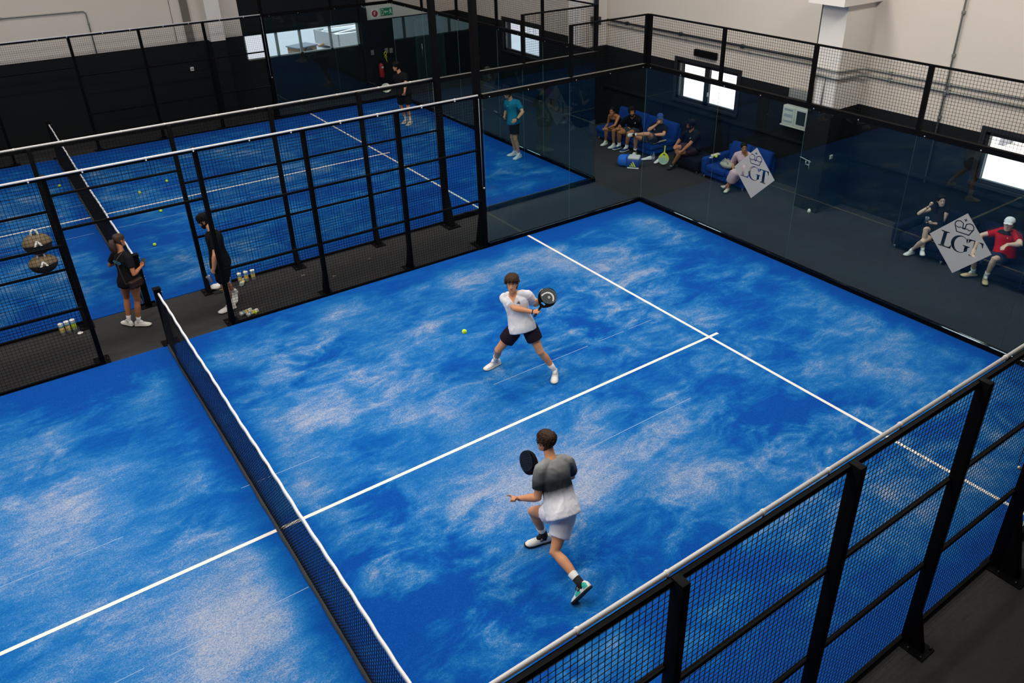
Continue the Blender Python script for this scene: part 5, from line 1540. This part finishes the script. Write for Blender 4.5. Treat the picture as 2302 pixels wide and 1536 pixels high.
b = MB(); b.box((.03, .02, .016), (.10, .06, .028), bev=.004); b.build('keys', mat('brass', '#8d7a45', .4, metal=.7), t)
t = thing('towel', 'crumpled white towel on the floor by the fence post', 'towel', (1.14, 6.52, ZF))
b = MB(); b.ell((0, 0, .05), (.11, .075, .05), 18, 12); o = b.build('cloth', M_SOCKW, t)
for v in o.data.vertices: v.co += V((0, 0, 1)) * .02 * noise.noise(v.co * 22); v.co.z = max(v.co.z, 0)

# bags hanging on the fence of the farther court
M_TAN = mat('bag_tan', '#6f5e44', .8, bump=.3, bscale=60, var=.25, vscale=18); M_BAGB = mat('bag_black', '#0d0e0f', .8)
def hang_bag(loc, label, w, h):
    t = thing('sports_bag', label, 'bag', loc)
    b = MB(); b.ell((0, 0, 0), (w / 2, .13, h / 2), 22, 14); b.build('shell', M_BAGB, t)
    b = MB()
    rings = []
    for i in range(9):
        z = h * (.02 + .48 * i / 8.3); f = math.sqrt(max(0, 1 - (2 * z / h) ** 2)) + .02
        rings.append([(w / 2 * 1.03 * f * math.cos(2 * PI * q / 22), .137 * f * math.sin(2 * PI * q / 22), z) for q in range(22)])
    b.loft(rings); b.build('top_cover', M_TAN, t)
    b = MB(); b.tube([(-.05, -.05, h * .42), (-.04, -.02, h * .62), (0, .0, h * .72), (.04, -.02, h * .62), (.05, -.05, h * .42)], .016, 8); b.build('carry_strap', mat('strap_white', '#cfc9bd', .7), t)
    patch('logo', t, frame((0, -.136, h * .12), (1, 0, 0), (0, .25, 1)), [[(-.06, -.03), (-.03, -.03), (0, .03), (.03, -.03), (.06, -.03), (.015, .055), (-.015, .055)]], M_SIGNW)
    return t
hang_bag((-1.29, 6.36, 1.62), 'tan and black sports bag hung on the aisle fence, upper of two', .40, .34)
hang_bag((-1.30, 6.37, 1.28), 'tan and black sports bag hung on the aisle fence, lower of two', .40, .30)

# backpack and the rest by the sofas
t = thing('backpack', 'blue sports backpack with white flap and yellow stripes on the floor', 'backpack', (11.42, 6.95, ZF), rz=math.radians(-52))
M_BP = mat('backpack_blue', '#1d66cc', .75, bump=.25, bscale=40); M_BPD = mat('backpack_dark', '#123f8c', .75)
b = MB(); b.box((-.29, -.15, 0), (.29, .15, .28), bev=.10); o = b.build('main_pocket', M_BP, t)
b = MB(); b.box((-.05, -.19, .01), (.28, -.02, .23), bev=.06); b.build('front_pocket', M_BPD, t)
b = MB(); b.box((-.02, -.16, .21), (.27, .10, .285), bev=.03); b.build('flap', mat('flap_white', '#cfcdc9', .7), t)
b = MB(); b.box((-.06, -.155, .02), (-.035, .155, .284), bev=.01); b.build('strap', M_BPD, t)
b = MB(); b.box((-.02, -.20, 0), (.27, -.14, .03), bev=.012); b.build('bottom_trim', mat('trim_white', '#d5d2c8', .7), t)
patch('stripe_logo', t, frame((.115, -.193, .115), (1, 0, 0), (0, 0, 1)), sc(BARS3, .15), mat('stripe_yellow', '#d8dc4a', .6))
t = thing('water_bottle', 'clear water bottle with blue cap standing between sofa and pouf', 'bottle', (12.16, 6.86, ZF))
b = MB(); b.lathe([(.03, 0), (.034, .006), (.034, .12), (.031, .13), (.034, .14), (.030, .17), (.013, .20), (.013, .215)], 16); b.build('bottle', MATS['clear_plastic'], t)
b = MB(); b.lathe([(.015, .213), (.015, .232), (.012, .235)], 12); b.build('cap', mat('cap_cyan', '#2b8fc0', .5), t)
b = MB(); b.lathe([(.0345, .06), (.0347, .062), (.0347, .11), (.0345, .112)], 16); b.build('label', mat('label_pink', '#b9a2ac', .6), t)
for q, (x, y, rz, lb) in enumerate(((12.12, 6.98, 2.6, 'white and black sports shoe on the floor left of the water bottle'), (12.22, 6.72, 3.4, 'white and black sports shoe on the floor right of the water bottle'))):
    t = thing('sports_shoe', lb, 'shoe', (x, y, ZF), rz=rz)
    fr = (V((0, 0, 0)), V((1, 0, 0)), V((0, -1, 0)), V((0, 0, 1)))
    class _S: k = 1.0; sex = 'm'; SH = Person.SH
    b = MB(); b.loft([[Person.shoe_pt(_S, fr, xx, PI * i / 14) for i in range(15)] + [V((xx, w * .9, .006)), V((xx, -w * .9, .006))] for xx, w, h in Person.SH]); b.build('upper', M_SHOEW if q else M_SHOEW, t)
    b = MB(); b.loft([[V((xx, (w + .004) * e, z)) for e, z in ((-1, 0), (-1.04, .012), (-1, .022), (1, .022), (1.04, .012), (1, 0))] for xx, w, h in Person.SH]); b.build('sole', M_SOLEB, t)
    b = MB(); b.ell((-.02, 0, .075), (.045, .026, .02), 12, 8); b.build('lining', M_SOCKB, t)
racket('yellow and white padel racket leaning upside down beside the pouf', (12.02, 6.36, .20), V((-.12, -.03, -1)), V((-.72, -.5, .2)), mat('racket_pale', '#b9cfc4', .5), mat('racket_yellow', '#d4d93a', .5), MATS['racket_yellow'],
       [[(-.07, .20), (-.055, .13), (-.02, .10), (.03, .105), (.06, .14), (.04, .15), (.02, .128), (-.015, .125), (-.04, .15), (-.05, .205)]], MATS['racket_yellow'])
t = thing('hobo_bag', 'pale grey slouchy handbag lying on the two-seat sofa', 'bag', (12.42, 4.66, .35))
b = MB(); b.ell((0, 0, .085), (.15, .19, .095), 22, 14); o = b.build('pouch', mat('bag_pale_grey', '#a8a294', .7, bump=.3, bscale=40), t)
for v in o.data.vertices: v.co += V((v.co.x, v.co.y, 0)).normalized() * (.018 * noise.noise(v.co * 14)); v.co.z = max(v.co.z, .0)
b = MB(); b.tube([(-.10, -.10, .13), (-.11, -.06, .21), (-.08, .02, .235), (-.10, .10, .16)], .012, 8); b.build('handle', MATS['bag_pale_grey'], t)
b = MB(); b.tube([(.0, -.12, .14), (-.04, -.03, .24), (-.12, .03, .14), (-.12, .06, .03)], .007, 8); b.build('strap', MATS['bag_pale_grey'], t)
t = thing('fur_bag', 'dark brown soft bag behind the pale grey handbag', 'bag', (12.72, 4.66, .35))
b = MB(); b.ell((0, 0, .12), (.10, .15, .13), 18, 12); o = b.build('pouch', mat('dark_brown_fur', '#2b180d', .9, bump=.8, bscale=90, var=.4, vscale=30), t)
for v in o.data.vertices: v.co += v.co.normalized() * (.02 * noise.noise(v.co * 18)); v.co.z = max(v.co.z, 0)
t = thing('sunglass_case', 'beige soft case lying on the armrest of the two-seat sofa', 'case', (12.48, 5.14, .50))
b = MB(); b.box((-.09, -.05, 0), (.16, .05, .045), bev=.02); b.build('shell', M_CREAM, t)
ball((12.42, 5.03, .532), 'yellow ball on the armrest of the two-seat sofa beside beige case')
t = thing('earphone_cable', 'small white coiled cable on the armrest of the two-seat sofa', 'cable', (12.30, 5.10, .50))
b = MB(); b.tube([V((.045 * math.cos(a * .5) + .01 * a * .3, .035 * math.sin(a * .5), .006)) for a in range(0, 20)], .006, 6); b.build('coil', M_SIGNW, t)
t = thing('folded_towel', 'dark towel with white stripe on the sofa seat beside the man in blue cap', 'towel', (12.5, 6.98 + .15, .36))
b = MB(); b.box((-.22, -.13, 0), (.22, .16, .035), bev=.014); b.build('cloth', M_NAVY, t)
b = MB(); b.box((-.225, -.135, .012), (.225, -.07, .039), bev=.012); b.build('stripe', M_CREAM, t)

# ---------------------------------------------------------------- fittings on the walls
def conduit(name, label, pts, r, m, group=None, clips=()):
    t = thing(name, label, 'pipe', pts[0], group=group)
    o = V(pts[0]); q = [V(p) - o for p in pts]
    b = MB(); b.tube(q, r, 10, smooth=True); b.build('pipe', m, t)
    for c in clips:
        b = MB(); cc = V(c) - o; b.box(cc - V((r * 1.5, r * 1.5, r * 1.5)), cc + V((r * 1.5, r * 1.5, r * 1.5)), bev=.004); b.build('bracket', m, t)
    return t
conduit('conduit_pipe', 'dark conduit running along the right wall above two-pane window, upper of two', [(XW - .05, 10.2, 2.88), (XW - .05, 3.2, 2.9)], .026, M_PIPED, clips=[(XW - .04, y, 2.885) for y in (9.4, 7.4, 5.4, 3.4)])
conduit('conduit_pipe', 'grey conduit running along the right wall above two-pane window, lower of two', [(XW - .04, 10.2, 2.76), (XW - .04, 3.2, 2.79)], .016, M_PIPE, clips=[(XW - .03, y, 2.775) for y in (9.2, 7.2, 5.2, 3.4)])
conduit('conduit_pipe', 'grey conduit bending round white pillar then along the wall, upper of two', [(12.46, 2.74, 2.98), (12.46, 2.24, 2.98), (12.5, 2.16, 2.98), (13.1, 2.16, 2.94), (13.3, 2.1, 2.93), (XW - .03, 2.0, 2.92), (XW - .03, -3.5, 2.94)], .018, M_PIPE, clips=[(XW - .03, y, 2.925) for y in (1.6, .4, -1.2)])
conduit('conduit_pipe', 'grey conduit bending round white pillar then along the wall, lower of two', [(12.46, 2.74, 2.85), (12.46, 2.24, 2.84), (12.5, 2.15, 2.84), (13.1, 2.15, 2.81), (13.3, 2.1, 2.80), (XW - .04, 2.0, 2.79), (XW - .04, -3.5, 2.8)], .024, M_PIPE, clips=[(XW - .03, y, 2.795) for y in (1.6, .4, -1.2)])
conduit('conduit_pipe', 'vertical grey conduit on white pillar face, the nearer of two to the meter box', [(12.47, 2.68, 2.84), (12.47, 2.68, 2.1)], .016, M_PIPE)
conduit('conduit_pipe', 'vertical grey conduit on white pillar face, close to the pillar edge', [(12.47, 2.46, 2.84), (12.47, 2.46, 2.1)], .013, M_PIPE)
conduit('conduit_pipe', 'tall vertical grey conduit on the beige right wall above frontmost window', [(XW - .04, .45, 8.8), (XW - .04, .45, 1.0)], .018, M_PIPE, clips=[(XW - .03, .45, z) for z in (4.2, 3.45, 2.75, 2.3)])
conduit('conduit_pipe', 'white vertical pipe along the shaded side edge of the white wall pillar', [(12.6, 2.82, 8.8), (12.6, 2.82, 2.3)], .03, mat('pipe_shadow_green', '#46504d', .5))  # white pipe, its shade on the pillar side put into the colour
conduit('down_pipe', 'dark grey square downpipe beside the far pillar on the right wall', [(12.92, 10.16, 8.8), (12.92, 10.16, 2.2)], .07, mat('downpipe_grey', '#2a2e31', .5), clips=[(12.92, 10.17, 2.9)])
conduit('conduit_pipe', 'thin conduit turning down on beige back wall at upper left', [(-6, YW - .03, 3.40), (-.2, YW - .03, 3.345), (1.72, YW - .03, 3.325), (1.78, YW - .03, 3.27), (1.78, YW - .03, 2.2)], .016, M_PIPE, clips=[(1.55, YW - .03, 3.325), (1.78, YW - .03, 3.0), (-.2, YW - .03, 3.345)])
t = thing('wall_strip', 'brownish vertical duct on the beige back wall left of its pillar', 'strip', (4.34, YW - .03, 2.2))  # flat upright box, browner and darker than the wall behind
b = MB(); b.box((-.1, -.04, 0), (.1, .03, 6.6)); b.build('cover', mat('strip_brown', '#6f665c', .7), t)
conduit('conduit_pipe', 'thin grey cable on back wall left of the brownish duct', [(3.95, YW - .015, 8.8), (3.95, YW - .015, 2.25)], .006, M_PIPE)
t = thing('wall_socket', 'white power socket on the dark part of the back wall', 'socket', (4.2, YW, 1.43))
b = MB(); b.box((-.05, -.03, -.06), (.05, 0, .06), bev=.008); b.build('plate', M_SIGNW, t); b = MB(); b.box((-.025, -.034, -.02), (.025, -.029, .03)); b.build('rocker', mat('socket_grey', '#8e8a84', .5), t)
t = thing('wall_vent', 'long black vent grille on the right wall above two-pane window', 'vent', (XW, 6.5, 2.52))
b = MB(); b.box((-.09, -.36, -.075), (0, .36, .085), bev=.012); b.build('housing', M_BLACK, t)
for k in range(3):
    b = MB(); b.box((-.105, -.33, -.045 + .042 * k), (-.085, .33, -.03 + .042 * k)); b.build('louvre', M_BLACK2, t)
t = thing('meter_box', 'white two-door meter box on dark wall beside the pillar', 'meter box', (XW, 3.6, 1.64))
M_BOX = mat('meter_white', '#c9c6ba', .5)
b = MB(); b.box((-.16, -.34, -.22), (0, .34, .21), bev=.008); b.build('housing', M_BOX, t)
for k, s in enumerate((-1, 1)):
    b = MB(); y0 = .01 if s > 0 else -.33
    b.box((-.175, y0, -.20), (-.158, y0 + .32, .19), bev=.004); b.build('door', M_BOX, t)
    b = MB(); b.box((-.179, y0 + .045, -.15), (-.172, y0 + .275, .15)); b.build('pane', mat('meter_pane', '#97a0a2', .2) if s > 0 else mat('meter_pane_dark', '#2b3336', .2), t)
    if s > 0:
        for z in (-.08, .06):
            b = MB(); b.box((-.181, y0 + .05, z - .03), (-.176, y0 + .27, z + .04)); b.build('meter', M_BOX, t)
b = MB(); b.box((-.2, -.35, -.235), (0, .35, -.215)); b.build('lower_lip', M_BOX, t)
t = thing('switch_cabinet', 'plain grey cabinet on the wall above the meter box', 'cabinet', (XW, 3.58, 2.12))
b = MB(); b.box((-.14, -.28, -.09), (0, .28, .11), bev=.006); b.build('body', mat('cabinet_grey', '#8c8f8d', .5), t)
t = thing('alarm_bell', 'small white dial with red rim between grey cabinet and meter box', 'dial', (XW, 3.9, 1.93))
b = MB(); b.lathe([(.07, 0), (.07, .05), (.06, .055)], 18, (0, 0, 0), (-1, 0, 0)); b.build('rim', M_RED, t)
b = MB(); b.lathe([(.048, .05), (.046, .06), (.001, .062)], 18, (0, 0, 0), (-1, 0, 0)); b.build('dial', M_SIGNW, t)
t = thing('pillar_tap', 'white pipework with tap handle fixed on the dark pillar', 'tap', (12.5, 2.6, 1.06))
b = MB(); b.tube([(-.03, .16, .05), (-.03, -.12, .0)], .011, 8); b.build('cross_pipe', mat('tap_grey', '#9a9c98', .5), t)
b = MB(); b.tube([(-.03, -.08, .03), (-.03, -.09, -.16)], .010, 8); b.build('down_pipe', MATS['tap_grey'], t)
b = MB(); b.tube([(-.03, .0, .0), (-.03, .0, -.10)], .013, 8); b.tube([(-.03, -.09, -.075), (-.03, .0, -.075)], .011, 8); b.build('valve', M_STEEL, t)
t = thing('light_switch', 'white light switch on the shaded side of the dark pillar', 'switch', (12.72, 2.2, 1.2))
b = MB(); b.box((-.045, -.02, -.045), (.045, 0, .045), bev=.006); b.build('plate', M_SIGNW, t); b = MB(); b.box((-.025, -.026, -.025), (.025, -.019, .025)); b.build('rocker', MATS['socket_grey'], t)
t = thing('plaster_chunk', 'white chunk of plaster lying at the foot of the dark pillar', 'rubble', (12.42, 2.3, ZF))
b = MB(); b.ell((0, 0, .04), (.03, .04, .05), 10, 7); o = b.build('chunk', M_PILLAR, t)
for v in o.data.vertices: v.co += v.co.normalized() * .02 * noise.noise(v.co * 30); v.co.z = max(0, v.co.z)
t = thing('hose_sign', 'round red sign with white F on the beige back wall', 'sign', (10.29, YW, 2.38))
b = MB(); b.box((-.13, -.012, -.14), (.13, 0, .14)); b.build('panel', M_SIGNW, t)
b = MB(); b.lathe([(.105, 0), (.105, .004), (.1, .005)], 24, (0, -.012, 0), (0, -1, 0)); b.build('disc', M_RED, t)
patch('letter', t, frame((0, -.0185, 0), (1, 0, 0), (0, 0, 1)), [[(-.035, -.06), (-.012, -.06), (-.012, -.012), (.03, -.012), (.03, .008), (-.012, .008), (-.012, .04), (.038, .04), (.038, .06), (-.035, .06)]], M_SIGNW)
t = thing('exit_sign', 'green emergency exit sign with arrow and running man on back wall', 'sign', (10.72, YW, 2.40))
b = MB(); b.box((-.22, -.015, -.12), (.22, 0, .12)); b.build('panel', M_GREEN, t)
pale = mat('exit_pale', '#cfe6c8', .5)
patch('door_symbol', t, frame((-.15, -.017, 0), (1, 0, 0), (0, 0, 1)), [[(-.055, -.095), (.035, -.095), (.035, .095), (-.055, .095)], [(-.042, -.08), (.022, -.08), (.022, .08), (-.042, .08)]], pale)
patch('arrow', t, frame((-.01, -.017, 0), (1, 0, 0), (0, 0, 1)), [[(-.075, 0), (-.03, .05), (-.012, .05), (-.042, .013), (.07, .013), (.07, -.013), (-.042, -.013), (-.012, -.05), (-.03, -.05)]], pale)
patch('running_man', t, frame((.15, -.017, 0), (1, 0, 0), (0, 0, 1)), [circle(-.01, .075, .018, 12), [(-.02, .05), (.02, .055), (.05, .025), (.045, .01), (.015, .03), (.01, -.005), (.04, -.035), (.06, -.08), (.045, -.085), (.02, -.045), (-.01, -.02), (-.03, -.065), (-.065, -.07), (-.065, -.055), (-.04, -.05), (-.022, -.005), (-.018, .025), (-.04, .015), (-.06, .03), (-.052, .04)]], pale)
t = thing('fire_extinguisher', 'red fire extinguisher on the dark back wall by the far court', 'fire extinguisher', (10.28, YW - .1, .3))
b = MB(); b.lathe([(.06, 0), (.085, .012), (.088, .05), (.088, .40), (.07, .45), (.03, .475), (.022, .50)], 20); b.build('cylinder', M_RED, t)
b = MB(); b.lathe([(.024, .50), (.028, .505), (.028, .54), (.015, .55)], 12); b.box((-.07, -.012, .545), (.05, .012, .565)); b.build('valve', M_BLACK, t)
b = MB(); b.tube([(.02, -.02, .52), (.1, -.04, .48), (.11, -.05, .3), (.09, -.06, .12)], .011, 8); b.build('hose', M_BLACK, t)
b = MB(); b.box((-.03, -.094, .33), (.04, -.082, .38)); b.build('label', M_SIGNW, t)
t = thing('key_hook_sign', 'yellow wrench-shaped tag hanging on dark wall above the fire extinguisher', 'tag', (10.52, YW - .02, .92))
b = MB(); b.tube([V((.045 * math.cos(a), 0, .14 + .055 * math.sin(a))) for a in [2 * PI * i / 14 for i in range(15)]], .012, 6); b.tube([(0, 0, .085), (-.04, 0, .03), (.0, 0, -.02), (.045, 0, .02), (.01, 0, .08)], .012, 6); b.tube([(.01, 0, -.02), (.04, 0, -.16)], .015, 6); b.build('tag', M_YELLOW, t)
for k, (x, z) in enumerate(((10.05, 1.15), (10.58, 1.15), (10.75, 1.13))):
    t = thing('wall_notice', 'small pale notice on the dark back wall, %s of three' % ['leftmost', 'middle one', 'rightmost'][k], 'notice', (x, YW, z))
    b = MB(); b.box((-.06, -.008, -.08), (.06, 0, .08)); b.build('sheet', mat('notice_grey', '#77756c', .7), t)
for k, (x, y) in enumerate(((3.05, 5.7), (3.9, 6.0), (2.6, 6.1))):
    t = thing('paper_scrap', 'tiny pale paper scrap on aisle floor, %s' % ['nearest to the court fence', 'farthest right', 'nearest to the ball cans'][k], 'scrap', (x, y, ZF))
    b = MB(); b.box((-.035, -.012, 0), (.035, .012, .004)); b.build('paper', mat('scrap', '#8d877d', .8), t)

# repeats share a group
GROUPS = {'ball_can': 'ball cans on the aisle floor', 'mesh_fence': 'mesh fences along the court sides', 'glass_wall': 'glass walls round the courts', 'light_mast': 'light masts at the court corners',
          'padel_net': 'court nets', 'padel_court_turf': 'turf courts', 'sofa': 'blue sofas by the right wall', 'armchair': 'navy armchairs by the right wall', 'conduit_pipe': 'conduits on the hall walls',
          'padel_racket': 'padel rackets', 'sports_bag': 'bags hung on the aisle fence', 'wall_notice': 'notices on the dark back wall', 'paper_scrap': 'paper scraps on the aisle floor', 'sports_shoe': 'shoes by the water bottle'}
for o in SC.objects:
    n = o.name.split('.')[0]
    if o.parent is None and 'label' in o and 'group' not in o and n in GROUPS: o['group'] = GROUPS[n]
